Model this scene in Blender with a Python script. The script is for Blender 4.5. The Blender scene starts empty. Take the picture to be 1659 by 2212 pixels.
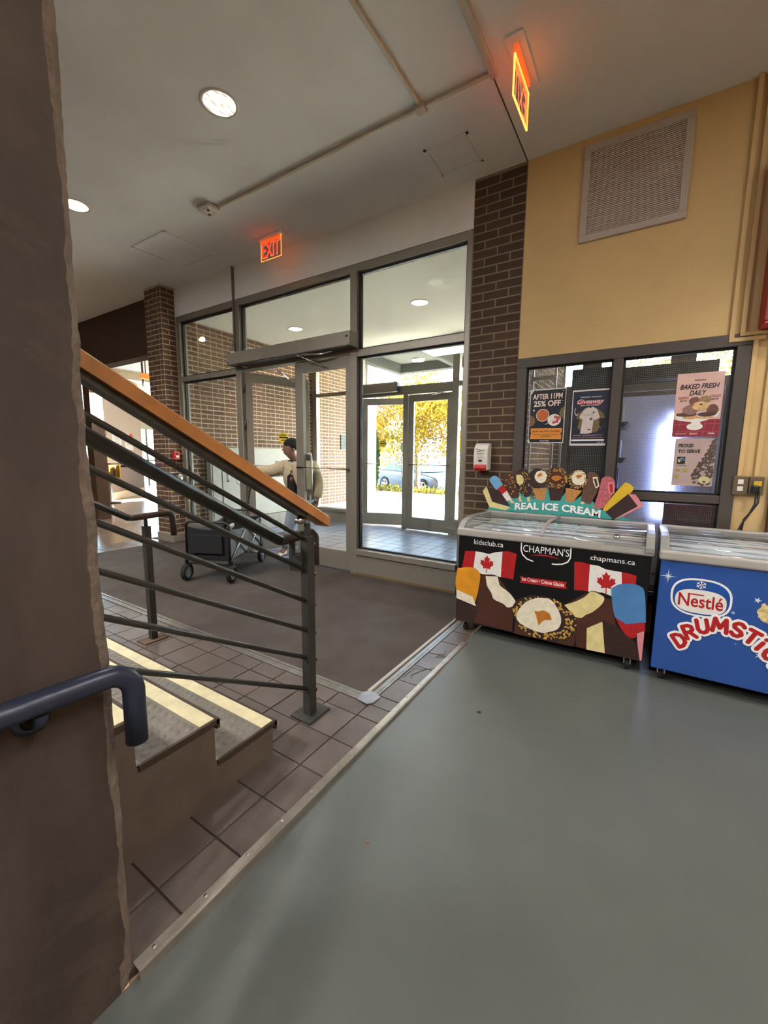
import bpy, bmesh, math, random
from mathutils import Vector, Matrix
R = math.radians
random.seed(7)
SC = bpy.context.scene
C = SC.collection

# ------------------------------------------------------------------ camera
cam_d = bpy.data.cameras.new('camera'); cam = bpy.data.objects.new('camera', cam_d); C.objects.link(cam)
yaw, pitch, roll = R(32.4214), R(7.66095), R(-0.56911)
fw = Vector((-math.sin(yaw)*math.cos(pitch), math.cos(yaw)*math.cos(pitch), -math.sin(pitch)))
rt = Vector((math.cos(yaw), math.sin(yaw), 0)); dn = fw.cross(rt)
rr = rt*math.cos(roll) + dn*math.sin(roll); dd = dn*math.cos(roll) - rt*math.sin(roll)
cam.matrix_world = Matrix(((rr.x, -dd.x, -fw.x, 0), (rr.y, -dd.y, -fw.y, 0), (rr.z, -dd.z, -fw.z, 1.28), (0, 0, 0, 1)))
cam_d.sensor_fit = 'HORIZONTAL'; cam_d.sensor_width = 36.0; cam_d.lens = 893.04/1659*36.0
cam_d.clip_start = 0.05; cam_d.clip_end = 300
SC.camera = cam

# ------------------------------------------------------------------ world, sun, exposure
W = bpy.data.worlds.new('world'); SC.world = W; W.use_nodes = True
wn = W.node_tree; bg = wn.nodes['Background']
sky = wn.nodes.new('ShaderNodeTexSky'); sky.sky_type = 'NISHITA'; sky.sun_disc = False
sky.sun_elevation = R(34); sky.sun_rotation = R(77); sky.air_density = 1.0; sky.dust_density = 1.2; sky.altitude = 100
wn.links.new(sky.outputs[0], bg.inputs[0]); bg.inputs[1].default_value = 1.5
sun_d = bpy.data.lights.new('sun', 'SUN'); sun_d.energy = 38.0; sun_d.angle = R(0.6); sun_d.color = (1, .93, .82)
sun = bpy.data.objects.new('sun', sun_d); C.objects.link(sun)
SUNV = Vector((math.sin(R(77))*math.cos(R(34)), math.cos(R(77))*math.cos(R(34)), math.sin(R(34))))
sun.rotation_euler = SUNV.to_track_quat('Z', 'Y').to_euler(); sun.location = (6, 12, 9)
SC.view_settings.view_transform = 'Standard'; SC.view_settings.look = 'None'
SC.view_settings.exposure = 2.0; SC.view_settings.gamma = 1.0; SC.view_settings.use_curve_mapping = False
cy = SC.cycles
cy.use_denoising = True; cy.max_bounces = 8; cy.diffuse_bounces = 4; cy.glossy_bounces = 3; cy.transmission_bounces = 6; cy.use_adaptive_sampling = True; cy.adaptive_threshold = .1; cy.adaptive_min_samples = 16
cy.transparent_max_bounces = 14; cy.sample_clamp_indirect = 6.0; cy.caustics_reflective = False; cy.caustics_refractive = False

# ------------------------------------------------------------------ materials
def lin(h):
    if isinstance(h, str):
        h = h.lstrip('#'); v = [int(h[i:i+2], 16)/255 for i in (0, 2, 4)]
        return tuple((c/12.92 if c <= .04045 else ((c+.055)/1.055)**2.4) for c in v)
    return h
MATS = {}
def mat(name, col, rough=.5, metal=0., var=0., vscale=6., bump=0., bscale=60., spec=.5, coat=0., rand=0., emis=None, estr=0., stretch=(1, 1, 1), alpha=1.):
    if name in MATS: return MATS[name]
    m = bpy.data.materials.new(name); m.use_nodes = True; nt = m.node_tree; N = nt.nodes; L = nt.links
    p = N['Principled BSDF']; c = lin(col)
    p.inputs['Base Color'].default_value = (*c, 1); p.inputs['Roughness'].default_value = rough; p.inputs['Metallic'].default_value = metal
    p.inputs['Specular IOR Level'].default_value = spec; p.inputs['Coat Weight'].default_value = coat; p.inputs['Alpha'].default_value = alpha
    src = None
    if var or bump:
        tc = N.new('ShaderNodeTexCoord'); mp = N.new('ShaderNodeMapping'); mp.inputs['Scale'].default_value = stretch
        L.new(tc.outputs['Object'], mp.inputs[0])
    if var:
        n = N.new('ShaderNodeTexNoise'); n.inputs['Scale'].default_value = vscale; n.inputs['Detail'].default_value = 6; n.inputs['Roughness'].default_value = .62
        L.new(mp.outputs[0], n.inputs['Vector'])
        r = N.new('ShaderNodeMapRange'); r.inputs[1].default_value = .3; r.inputs[2].default_value = .7; r.inputs[3].default_value = 1-var; r.inputs[4].default_value = 1+var
        L.new(n.outputs['Fac'], r.inputs[0]); src = r.outputs[0]
    if rand:
        oi = N.new('ShaderNodeObjectInfo'); r2 = N.new('ShaderNodeMapRange'); r2.inputs[3].default_value = 1-rand; r2.inputs[4].default_value = 1+rand
        L.new(oi.outputs['Random'], r2.inputs[0])
        if src is None: src = r2.outputs[0]
        else:
            mm = N.new('ShaderNodeMath'); mm.operation = 'MULTIPLY'; L.new(src, mm.inputs[0]); L.new(r2.outputs[0], mm.inputs[1]); src = mm.outputs[0]
    if src is not None:
        vm = N.new('ShaderNodeVectorMath'); vm.operation = 'SCALE'; vm.inputs[0].default_value = c; L.new(src, vm.inputs['Scale']); L.new(vm.outputs[0], p.inputs['Base Color'])
    if bump:
        b = N.new('ShaderNodeTexNoise'); b.inputs['Scale'].default_value = bscale; b.inputs['Detail'].default_value = 4
        L.new(mp.outputs[0], b.inputs['Vector']); bp = N.new('ShaderNodeBump'); bp.inputs['Strength'].default_value = bump; bp.inputs['Distance'].default_value = .01
        L.new(b.outputs['Fac'], bp.inputs['Height']); L.new(bp.outputs[0], p.inputs['Normal'])
    if emis is not None:
        p.inputs['Emission Color'].default_value = (*lin(emis), 1); p.inputs['Emission Strength'].default_value = estr
    MATS[name] = m; return m

def glass(name, tint=(.93, .96, .95), refl=.05, grid=None):
    if name in MATS: return MATS[name]
    m = bpy.data.materials.new(name); m.use_nodes = True; nt = m.node_tree; N = nt.nodes; L = nt.links
    for n in list(N): N.remove(n)
    o = N.new('ShaderNodeOutputMaterial'); t = N.new('ShaderNodeBsdfTransparent'); t.inputs[0].default_value = (*tint, 1)
    g = N.new('ShaderNodeBsdfGlossy'); g.inputs['Roughness'].default_value = 0.0
    lw = N.new('ShaderNodeLayerWeight'); lw.inputs[0].default_value = .5
    pw = N.new('ShaderNodeMath'); pw.operation = 'POWER'; pw.inputs[1].default_value = 4.5; L.new(lw.outputs['Facing'], pw.inputs[0])
    mr = N.new('ShaderNodeMapRange'); mr.inputs[3].default_value = refl; mr.inputs[4].default_value = 1; L.new(pw.outputs[0], mr.inputs[0])
    mx = N.new('ShaderNodeMixShader'); L.new(mr.outputs[0], mx.inputs[0]); L.new(t.outputs[0], mx.inputs[1]); L.new(g.outputs[0], mx.inputs[2])
    out = mx.outputs[0]
    if grid:
        tc = N.new('ShaderNodeTexCoord'); sp = N.new('ShaderNodeSeparateXYZ'); L.new(tc.outputs['Object'], sp.inputs[0]); fs = []
        for ax in (0, 2):
            a = N.new('ShaderNodeMath'); a.operation = 'DIVIDE'; a.inputs[1].default_value = grid; L.new(sp.outputs[ax], a.inputs[0])
            f = N.new('ShaderNodeMath'); f.operation = 'FRACT'; L.new(a.outputs[0], f.inputs[0])
            q = N.new('ShaderNodeMath'); q.operation = 'LESS_THAN'; q.inputs[1].default_value = .07; L.new(f.outputs[0], q.inputs[0]); fs.append(q)
        mxm = N.new('ShaderNodeMath'); mxm.operation = 'MAXIMUM'; L.new(fs[0].outputs[0], mxm.inputs[0]); L.new(fs[1].outputs[0], mxm.inputs[1])
        df = N.new('ShaderNodeBsdfDiffuse'); df.inputs[0].default_value = (.22, .22, .22, 1)
        m2 = N.new('ShaderNodeMixShader'); L.new(mxm.outputs[0], m2.inputs[0]); L.new(out, m2.inputs[1]); L.new(df.outputs[0], m2.inputs[2]); out = m2.outputs[0]
    L.new(out, o.inputs[0]); MATS[name] = m; return m

# ------------------------------------------------------------------ mesh helpers
ORG = {}
class MB:
    def __init__(s): s.v = []; s.f = []; s.sm = []
    def add(s, vs, fs, smooth=False):
        k = len(s.v); s.v += [Vector(x) for x in vs]
        for f in fs: s.f.append([i+k for i in f]); s.sm.append(smooth)
        return s
    def box(s, a, b):
        x0, y0, z0 = a; x1, y1, z1 = b
        return s.add([(x0, y0, z0), (x1, y0, z0), (x1, y1, z0), (x0, y1, z0), (x0, y0, z1), (x1, y0, z1), (x1, y1, z1), (x0, y1, z1)],
                     [(0, 3, 2, 1), (4, 5, 6, 7), (0, 1, 5, 4), (1, 2, 6, 5), (2, 3, 7, 6), (3, 0, 4, 7)])
    def obox(s, o, u, v, w):     # corner + three edge vectors
        o, u, v, w = map(Vector, (o, u, v, w))
        if u.cross(v).dot(w) < 0: u, v = v, u
        p = [o, o+u, o+u+v, o+v]; p += [q+w for q in p]
        return s.add(p, [(0, 3, 2, 1), (4, 5, 6, 7), (0, 1, 5, 4), (1, 2, 6, 5), (2, 3, 7, 6), (3, 0, 4, 7)])
    def bar(s, p0, p1, w, h, up=(0, 0, 1)):   # rectangular bar between two points
        p0, p1 = Vector(p0), Vector(p1); d = (p1-p0); dn_ = d.normalized(); sd = dn_.cross(Vector(up)).normalized(); u2 = sd.cross(dn_)
        return s.obox(p0 - sd*w/2 - u2*h/2, d, sd*w, u2*h)
    def tube(s, path, r, n=12, cap=True):
        pts = [Vector(p) for p in path]; k = len(pts); rs = r if isinstance(r, (list, tuple)) else [r]*k
        t0 = (pts[1]-pts[0]).normalized(); a = Vector((0, 0, 1)) if abs(t0.z) < .9 else Vector((1, 0, 0)); nrm = t0.cross(a).normalized()
        rings = []
        for i, p in enumerate(pts):
            if i == 0: t = pts[1]-pts[0]
            elif i == k-1: t = pts[-1]-pts[-2]
            else: t = (pts[i+1]-p).normalized()+(p-pts[i-1]).normalized()
            t.normalize(); nrm = (nrm-t*nrm.dot(t)).normalized(); b = t.cross(nrm)
            rings.append([p+(nrm*math.cos(2*math.pi*j/n)+b*math.sin(2*math.pi*j/n))*rs[i] for j in range(n)])
        base = len(s.v)
        for rg in rings: s.v += rg
        for i in range(k-1):
            for j in range(n):
                s.f.append([base+i*n+j, base+i*n+(j+1) % n, base+(i+1)*n+(j+1) % n, base+(i+1)*n+j]); s.sm.append(True)
        if cap:
            s.f.append([base+j for j in range(n)][::-1]); s.sm.append(False); s.f.append([base+(k-1)*n+j for j in range(n)]); s.sm.append(False)
        return s
    def cyl(s, p0, p1, r, n=16, r1=None): return s.tube([p0, p1], [r, r if r1 is None else r1], n)
    def lathe(s, c, prof, n=24, ax=(0, 0, 1)):    # prof: (radius, height) along axis from c
        c, ax = Vector(c), Vector(ax).normalized(); a = Vector((1, 0, 0)) if abs(ax.x) < .9 else Vector((0, 1, 0)); u = ax.cross(a).normalized(); w = ax.cross(u); b = len(s.v)
        for (r, h) in prof: s.v += [c+ax*h+(u*math.cos(2*math.pi*j/n)+w*math.sin(2*math.pi*j/n))*r for j in range(n)]
        for i in range(len(prof)-1):
            for j in range(n): s.f.append([b+i*n+j, b+i*n+(j+1) % n, b+(i+1)*n+(j+1) % n, b+(i+1)*n+j]); s.sm.append(True)
        return s
    def prism(s, poly, ext):     # 3D polygon extruded by vector
        p = [Vector(q) for q in poly]; e = Vector(ext); k = len(p)
        nrm = Vector((0, 0, 0))
        for i in range(k): nrm += p[i].cross(p[(i+1) % k])
        if nrm.dot(e) < 0: p = p[::-1]
        return s.add(p+[q+e for q in p], [list(range(k))[::-1], list(range(k, 2*k))]+[(i, (i+1) % k, k+(i+1) % k, k+i) for i in range(k)])
    def sphere(s, c, r, n=12, m=8, sc=(1, 1, 1)):
        c = Vector(c); b = len(s.v)
        for i in range(m+1):
            th = math.pi*i/m
            for j in range(n): s.v.append(c+Vector((math.sin(th)*math.cos(2*math.pi*j/n)*r*sc[0], math.sin(th)*math.sin(2*math.pi*j/n)*r*sc[1], math.cos(th)*r*sc[2])))
        for i in range(m):
            for j in range(n): s.f.append([b+i*n+j, b+(i+1)*n+j, b+(i+1)*n+(j+1) % n, b+i*n+(j+1) % n]); s.sm.append(True)
        return s
    def build(s, name, m, parent=None, bevel=0., seg=2):
        o0 = ORG.get(parent.name, Vector((0, 0, 0))) if parent else Vector((0, 0, 0))
        me = bpy.data.meshes.new(name); me.from_pydata([tuple(v-o0) for v in s.v], [], s.f)
        me.polygons.foreach_set('use_smooth', s.sm); me.update()
        if m: me.materials.append(m)
        o = bpy.data.objects.new(name, me); C.objects.link(o)
        if parent: o.parent = parent
        ORG[o.name] = o0
        if bevel:
            b = o.modifiers.new('bevel', 'BEVEL'); b.width = bevel; b.segments = seg; b.limit_method = 'ANGLE'; b.angle_limit = R(40)
        return o
def thing(name, label, cat, loc=(0, 0, 0), group=None):
    o = bpy.data.objects.new(name, None); C.objects.link(o); o.location = loc; o.empty_display_size = .05
    ORG[o.name] = Vector(loc); o['label'] = label; o['category'] = cat
    if group: o['group'] = group
    return o
def tag(o, label, cat, group=None):
    o['label'] = label; o['category'] = cat
    if group: o['group'] = group
    return o
def struct(o, label=None):
    o['kind'] = 'structure'
    if label: o['label'] = label
    return o
def arc_pts(c, u, v, r, a0, a1, n): c, u, v = Vector(c), Vector(u), Vector(v); return [c+u*r*math.cos(a0+(a1-a0)*i/n)+v*r*math.sin(a0+(a1-a0)*i/n) for i in range(n+1)]
def inst(name, mesh, loc, parent, rotz=0.):
    o = bpy.data.objects.new(name, mesh); C.objects.link(o); o.parent = parent; o.location = Vector(loc)-ORG.get(parent.name, Vector((0, 0, 0))); o.rotation_euler = (0, 0, rotz); return o
def text_mesh(txt, bold=0., shear=0., spacing=1.):
    cu = bpy.data.curves.new('t', 'FONT'); cu.body = txt; cu.size = 1; cu.offset = bold; cu.shear = shear; cu.space_character = spacing; cu.resolution_u = 3
    o = bpy.data.objects.new('t', cu); C.objects.link(o); bpy.context.view_layer.update()
    me = o.evaluated_get(bpy.context.evaluated_depsgraph_get()).to_mesh(); vs = [v.co.copy() for v in me.vertices]; fs = [list(p.vertices) for p in me.polygons]
    o.evaluated_get(bpy.context.evaluated_depsgraph_get()).to_mesh_clear(); bpy.data.objects.remove(o); bpy.data.curves.remove(cu)
    return vs, fs
class Panel:      # a printed face: origin, unit right, unit up, outward normal
    def __init__(s, o, u, v): s.o = Vector(o); s.u = Vector(u).normalized(); s.v = Vector(v).normalized(); s.n = s.u.cross(s.v); s.k = 0
    def at(s, a, b, h=0.): return s.o+s.u*a+s.v*b+s.n*h
    def poly(s, mb, pts, lev):
        s.k = (s.k+1) % 14; h = .0006*lev+s.k*3.5e-5     # neighbouring prints never share a plane
        return mb.add([s.at(a, b, h) for a, b in pts], [list(range(len(pts)))])
    def ell(s, mb, c, rx, ry, lev, rot=0., n=28, jit=0.):
        pts = []
        for i in range(n):
            t = 2*math.pi*i/n; q = 1+random.uniform(-jit, jit); x, y = rx*q*math.cos(t), ry*q*math.sin(t); pts.append((c[0]+x*math.cos(rot)-y*math.sin(rot), c[1]+x*math.sin(rot)+y*math.cos(rot)))
        return s.poly(mb, pts, lev)
    def line(s, mb, pts, w, lev):
        for i in range(len(pts)-1):
            a = Vector(pts[i]); b = Vector(pts[i+1]); d = (b-a); d.normalize(); n_ = Vector((-d.y, d.x))*w/2; a -= d*w*.3; b += d*w*.3
            s.poly(mb, [a+n_, a-n_, b-n_, b+n_][::-1] if False else [a-n_, b-n_, b+n_, a+n_], lev)
        return mb
    def text(s, mb, txt, a, b, width, lev, bold=0., shear=0., rot=0., height=None, spacing=1., center=False, arc=0.):
        vs, fs = text_mesh(txt, bold, shear, spacing)
        x0 = min(v.x for v in vs); x1 = max(v.x for v in vs); y0 = min(v.y for v in vs); y1 = max(v.y for v in vs); sx = width/(x1-x0); sy = sx if height is None else height/(y1-y0)
        out = []
        for v in vs:
            x = (v.x-x0)*sx-(width/2 if center else 0); y = v.y*sy
            if arc: y -= arc*((x/(width/2))**2 if center else ((x-width/2)/(width/2))**2)
            out.append(s.at(a+x*math.cos(rot)-y*math.sin(rot), b+x*math.sin(rot)+y*math.cos(rot), .0006*lev))
        return mb.add(out, fs)
# ------------------------------------------------------------------ palette
M_ceil = mat('ceiling_paint', '#e6e5e2', .85, var=.03, vscale=2.5, bump=.05, bscale=180)
M_yel = mat('yellow_paint', '#d2b27c', .75, var=.04, vscale=3, bump=.05, bscale=160)
M_brown = mat('brown_paint', '#4a3626', .8, var=.06)
M_cream = mat('cream_paint', '#c9bda6', .8, var=.03)
M_dark = mat('dark_paint', '#5b5048', .85, var=.05)
M_epoxy = mat('epoxy_floor', '#5b5f5b', .40, var=.10, vscale=1.6, bump=.04, bscale=220, spec=.5)
M_tile = mat('brown_quarry_tile', '#5b504a', .38, var=.12, vscale=9, bump=.12, bscale=150, rand=.12)
M_grout = mat('grout', '#3a302a', .9)
M_vtile = mat('vestibule_tile', '#787c86', .3, var=.08, vscale=7, rand=.07, bump=.05, bscale=120)
M_conc = mat('board_formed_concrete', '#453933', .85, var=.38, vscale=2.6, bump=.25, bscale=28, stretch=(1, 1, .35))
M_conc2 = mat('smooth_concrete', '#8a7f73', .85, var=.15, vscale=4, bump=.15, bscale=40)
def mottle(m_, dark, scale, lo, hi, stretch):
    N = m_.node_tree.nodes; L = m_.node_tree.links; p = N['Principled BSDF']; src = p.inputs['Base Color'].links[0].from_socket
    tc = N.new('ShaderNodeTexCoord'); mp = N.new('ShaderNodeMapping'); mp.inputs['Scale'].default_value = stretch; no = N.new('ShaderNodeTexNoise'); no.inputs['Scale'].default_value = scale; no.inputs['Detail'].default_value = 9; no.inputs['Roughness'].default_value = .7; no.inputs['Distortion'].default_value = .6
    L.new(tc.outputs['Object'], mp.inputs[0]); L.new(mp.outputs[0], no.inputs['Vector']); r_ = N.new('ShaderNodeMapRange'); r_.inputs[1].default_value = lo; r_.inputs[2].default_value = hi; L.new(no.outputs['Fac'], r_.inputs[0])
    mx = N.new('ShaderNodeMix'); mx.data_type = 'RGBA'; L.new(r_.outputs[0], mx.inputs[0]); L.new(src, mx.inputs[6]); mx.inputs[7].default_value = (*lin(dark), 1); L.new(mx.outputs[2], p.inputs['Base Color'])
mottle(M_conc, '#2c231e', 3.2, .46, .86, (1, 1.5, .6)); mottle(M_conc, '#5c4e44', 1.4, .55, .75, (1, 1, 1))
M_chip = mat('chipped_concrete', '#6f6156', .95, var=.3, vscale=18, bump=.6, bscale=70)
M_brick = mat('brown_brick', '#62483b', .85, var=.16, vscale=14, bump=.25, bscale=90, rand=.16)
M_dbrick = mat('dark_brown_brick', '#4c392b', .85, var=.16, vscale=14, bump=.25, bscale=90, rand=.16)
M_mort = mat('mortar', '#c2ae8d', .95, var=.08, vscale=20, bump=.2, bscale=120)
M_dmort = mat('dark_mortar', '#8a7a64', .95, var=.08, vscale=20, bump=.2, bscale=120)
M_alu = mat('anodised_aluminium', '#8d8579', .42, metal=.35, var=.04, vscale=5)
M_alud = mat('painted_metal_dark', '#4a443d', .5, metal=.2, var=.06)
M_bronze = mat('bronze_window_frame', '#4e4640', .5, metal=.2, var=.05, bump=.04, bscale=200)
M_steel = mat('brushed_steel', '#b9b6b0', .28, metal=1., var=.05)
M_chrome = mat('chrome', '#d8d8d8', .12, metal=1.)
M_rail = mat('grey_painted_steel', '#403d39', .42, metal=.35, var=.18, vscale=14, bump=.08, bscale=80)
M_railb = mat('worn_brown_steel', '#473c36', .38, metal=.35, var=.3, vscale=10, bump=.08, bscale=60)
M_navy = mat('dark_blue_paint', '#2f3446', .3, metal=.2, var=.15, vscale=8, bump=.05, bscale=70)
M_black = mat('black_plastic', '#141414', .45)
M_white = mat('white_plastic', '#d9d2c8', .4)
M_offw = mat('offwhite_conduit', '#c4b8a4', .55)
M_rubber = mat('rubber', '#1b1a19', .8, bump=.2, bscale=90)
M_glass = glass('window_glass')
M_wired = glass('wired_glass', refl=.06, grid=.0125)
M_lid = glass('freezer_lid_glass', (.96, .98, .98), refl=.07)
YD, ZC = 3.55, 3.55

# ------------------------------------------------------------------ floor, ceiling, walls
m = MB()
xs = [-.984, 3.2]; ys = [(-4.2, -.045), (-1.0, -.04), (.41, -.026), (1.4, -.013), (2.3, -.002), (3.6, -.002)]
vs = [(x, y, z) for (y, z) in ys for x in xs]
m.add(vs, [(2*i, 2*i+1, 2*i+3, 2*i+2) for i in range(len(ys)-1)])
m.add([(-.984, -4.2, -.045), (-6.8, -4.2, -.045), (-6.8, .345, -.012), (-.984, .345, -.026)], [(0, 3, 2, 1)])
floor = struct(m.build('floor', M_epoxy), 'grey-green glossy epoxy floor')
m = MB(); m.prism([(-17.2, -4.2, -.06), (-6.4, -4.2, -.06), (-6.4, 8.3, -.06), (-13, 9.2, -.06), (-17.2, 11, -.06)], (0, 0, .056)); struct(m.build('floor_hall', mat('hall_floor', '#8d7c6a', .22, var=.2, vscale=1.2, bump=.03)), 'polished brown floor of the hall beyond the brick pillar')
m = MB(); m.box((-6.4, .345, -.05), (-.992, 3.62, -.005)); ftile = struct(m.build('floor_tiled', M_grout), 'brown quarry tile floor with dark grout around the entrance carpet')
TM = {}
def tile_mesh(w, d, t, mt, key):
    k = (round(w, 3), round(d, 3), key)
    if k not in TM:
        g = .0035; me = bpy.data.meshes.new('tile'); b = MB(); b.box((-w/2+g, -d/2+g, 0), (w/2-g, d/2-g, t)); me.from_pydata([tuple(v) for v in b.v], [], b.f); me.materials.append(mt); TM[k] = me
    return TM[k]
def tile_grid(xs, ys, z, t, mt, parent, skip=None, jit=.0008):
    for i in range(len(xs)-1):
        for j in range(len(ys)-1):
            cx, cy_ = (xs[i]+xs[i+1])/2, (ys[j]+ys[j+1])/2
            if skip and skip(cx, cy_): continue
            inst('tile', tile_mesh(xs[i+1]-xs[i], ys[j+1]-ys[j], t, mt, mt.name), (cx, cy_, z+random.uniform(-jit, jit)), parent)
gx = sorted([-6.395]+[-1.13-.2*k for k in range(0, 27)]+[-.994]); gx = [x for x in gx if x >= -6.4]
gy = [.345+.2*k for k in range(17)]
tile_grid(gx, [.345, .545, .745, .945, 1.145, 1.345, 1.545, 1.655], -.005, .005, M_tile, ftile, skip=lambda x, y: x < -1.34 and y < 1.1)
tile_grid([-1.13, -.994], [1.655, 1.745, 1.945, 2.145, 2.345, 2.545, 2.745, 2.945, 3.145, 3.345, 3.54], -.005, .005, M_tile, ftile)
tile_grid([-6.395, -6.13, -5.93], [1.655, 1.745, 1.945, 2.145, 2.345, 2.545, 2.745, 2.945, 3.145, 3.345], -.005, .005, M_tile, ftile)
m = MB(); m.box((-5.72, 3.62, -.05), (-1.38, 6.42, -.004)); fv = struct(m.build('floor_vestibule', M_grout), 'square tiled floor of the glazed vestibule')
tile_grid([-5.72+.217*k for k in range(21)], [3.63+.214*k for k in range(14)], -.004, .004, M_vtile, fv)

m = MB(); m.box((-17.2, -4.2, ZC), (3.3, 3.66, ZC+.12)); struct(m.build('ceiling', M_ceil), 'painted plaster ceiling')
m = MB(); m.box((-.98, -4.2, ZC-.003), (-.972, 3.55, ZC+.001)); struct(m.build('trim_1', mat('seam_shadow', '#5a5046', .9)), 'thin joint running across the ceiling')
m = MB(); m.box((-5.76, 3.63, 3.18), (-1.2, 6.5, 3.3)); struct(m.build('ceiling_vestibule', mat('vestibule_ceiling_paint', '#dcd7c8', .85)), 'pale ceiling of the glazed vestibule')
m = MB(); m.box((-5.74, 3.55, 3.175), (-1.395, 3.66, ZC)); struct(m.build('wall_front', M_ceil), 'plaster bulkhead above the entrance glazing')
m = MB(); m.box((-.968, 3.55, 2.075), (.49, 3.68, ZC)); m.box((.49, 3.55, -.05), (3.3, 3.68, ZC)); m.box((-.968, 3.55, -.05), (.49, 3.68, .22))
wy = struct(m.build('wall_right', M_yel), 'mustard yellow painted wall above the shop window')
m = MB(); m.box((3.2, -4.3, -.1), (3.3, 3.68, ZC)); struct(m.build('wall_far_right', M_yel))
m = MB(); m.box((-17.2, -4.3, -.1), (3.3, -4.2, ZC)); struct(m.build('wall_back', M_dark))
m = MB(); m.box((-17.2, -4.2, -.1), (-17.1, 3.6, ZC)); struct(m.build('wall_hall_end', M_dark))
m = MB(); m.box((-17.1, 3.55, 2.76), (-6.13, 3.75, 4.45)); struct(m.build('wall_header', M_brown), 'dark brown beam over the hall opening')
m = MB(); m.prism([(-17.1, 3.66, 4.4), (-6.1, 3.66, 4.4), (-6.1, 8.3, 4.4), (-13, 9.2, 4.4), (-17.1, 11, 4.4)], (0, 0, .1)); struct(m.build('ceiling_hall', M_ceil))
# metal edging strip between tiles and epoxy
m = MB(); m.box((-1.002, .412, -.001), (-.976, 2.62, .004)); m.prism([(-.976, .412, .004), (-.967, .412, .002), (-.967, .412, -.03), (-.976, .412, -.03)], (0, 2.208, 0))
tr2 = struct(m.build('trim_2', mat('worn_aluminium_strip', '#a59d92', .35, metal=.75, var=.2, vscale=12)), 'screwed aluminium nosing strip along the tile edge')
for k in range(15):
    m = MB(); m.lathe((-.991, .46+.15*k, .004), [(.0055, 0), (.0045, .0018), (.0, .0022)], 10); m.build('screw', M_steel, tr2)

# ------------------------------------------------------------------ bricks
BM = {}
def brick_mesh(L_, mt, dep=.016):
    k = (round(L_, 3), mt.name)
    if k not in BM:
        me = bpy.data.meshes.new('brick'); b = MB(); b.box((-L_/2, 0, -.0278), (L_/2, dep, .0278)); me.from_pydata([tuple(v) for v in b.v], [], b.f); me.materials.append(mt); BM[k] = me
    return BM[k]
CO = .0677
def courses(z0, z1): return int((z1-z0)/CO)
def brick_face(parent, o, u, width, z0, z1, rows, mt, limit=None, rest=None):
    """o: start corner on the face plane; u: unit direction along; outward normal = u x z"""
    u = Vector(u); n = u.cross(Vector((0, 0, 1))); ang = math.atan2(u.y, u.x)
    cnt = 0
    for i in range(courses(z0, z1)):
        z = z0+CO*(i+.5); x = 0.; seq = rows[i % len(rows)]; j = 0
        while x < width-.02:
            L_ = seq[j % len(seq)]; j += 1; e = min(x+L_, width); l = e-x-.012
            if l > .02:
                p = Vector(o)+u*(x+l/2+.006)+n*(.001+random.uniform(-.001, .001)); p.z = z
                if limit is None or limit(p): inst('brick', brick_mesh(l, mt), p, parent, ang); cnt += 1
                else:
                    q = p-n*.0; rest.obox(q-u*l/2-n*.016-Vector((0, 0, .0278)), u*l, n*.016, Vector((0, 0, .0556)))
            x = e
    return cnt
# outward normal = u x z: for u=+X normal is -Y ; for u=+Y normal is +X
m = MB(); m.box((-1.398, 3.5535, -.05), (-.968, 3.9, ZC)); pr = struct(m.build('wall_pillar_right', M_dmort), 'dark brown brick pier between the entrance glazing and the yellow wall')
brick_face(pr, (-1.396, 3.552, 0), (1, 0, 0), .426, .01, ZC-.0, [[.105, .213, .108], [.213, .213]], M_dbrick)
m = MB(); m.box((-6.13, 3.3515, -.05), (-5.7412, 3.9, ZC)); pl = struct(m.build('wall_pillar_left', M_mort), 'tall brown brick pier left of the entrance glazing')
brick_face(pl, (-6.13, 3.35, 0), (1, 0, 0), .39, .14, ZC, [[.21, .10, .08], [.10, .21, .08]], M_brick)
brick_face(pl, (-5.740, 3.35, 0), (0, 1, 0), .20, .14, ZC, [[.20], [.10, .10]], M_brick)
m = MB(); m.box((-6.15, 3.335, 0), (-5.73, 3.55, .13)); m.build('plinth', M_conc2, pl, bevel=.01)
m = MB(); m.box((-6.1, 3.66, -.3), (-5.7215, 8.16, 3.9)); wb = struct(m.build('wall_left', M_mort), 'brown brick side wall seen through the entrance glass')
rest = MB(); lim = [0]
def near(p):
    if p.y < 6.3 and p.z > 1.42 and p.y < 5.15-(.0) and lim[0] < 296: lim[0] += 1; return True
    return False
brick_face(wb, (-5.72, 3.66, 0), (0, 1, 0), 4.48, .26, 3.86, [[.21], [.105]], M_brick, near, rest)
ro = rest.build('brickwork', M_brick, wb); ro['kind'] = 'stuff'
m = MB(); m.box((-1.38, 3.66, -.05), (-1.2, 6.5, 3.2)); struct(m.build('wall_vestibule_right', M_brick))

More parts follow.
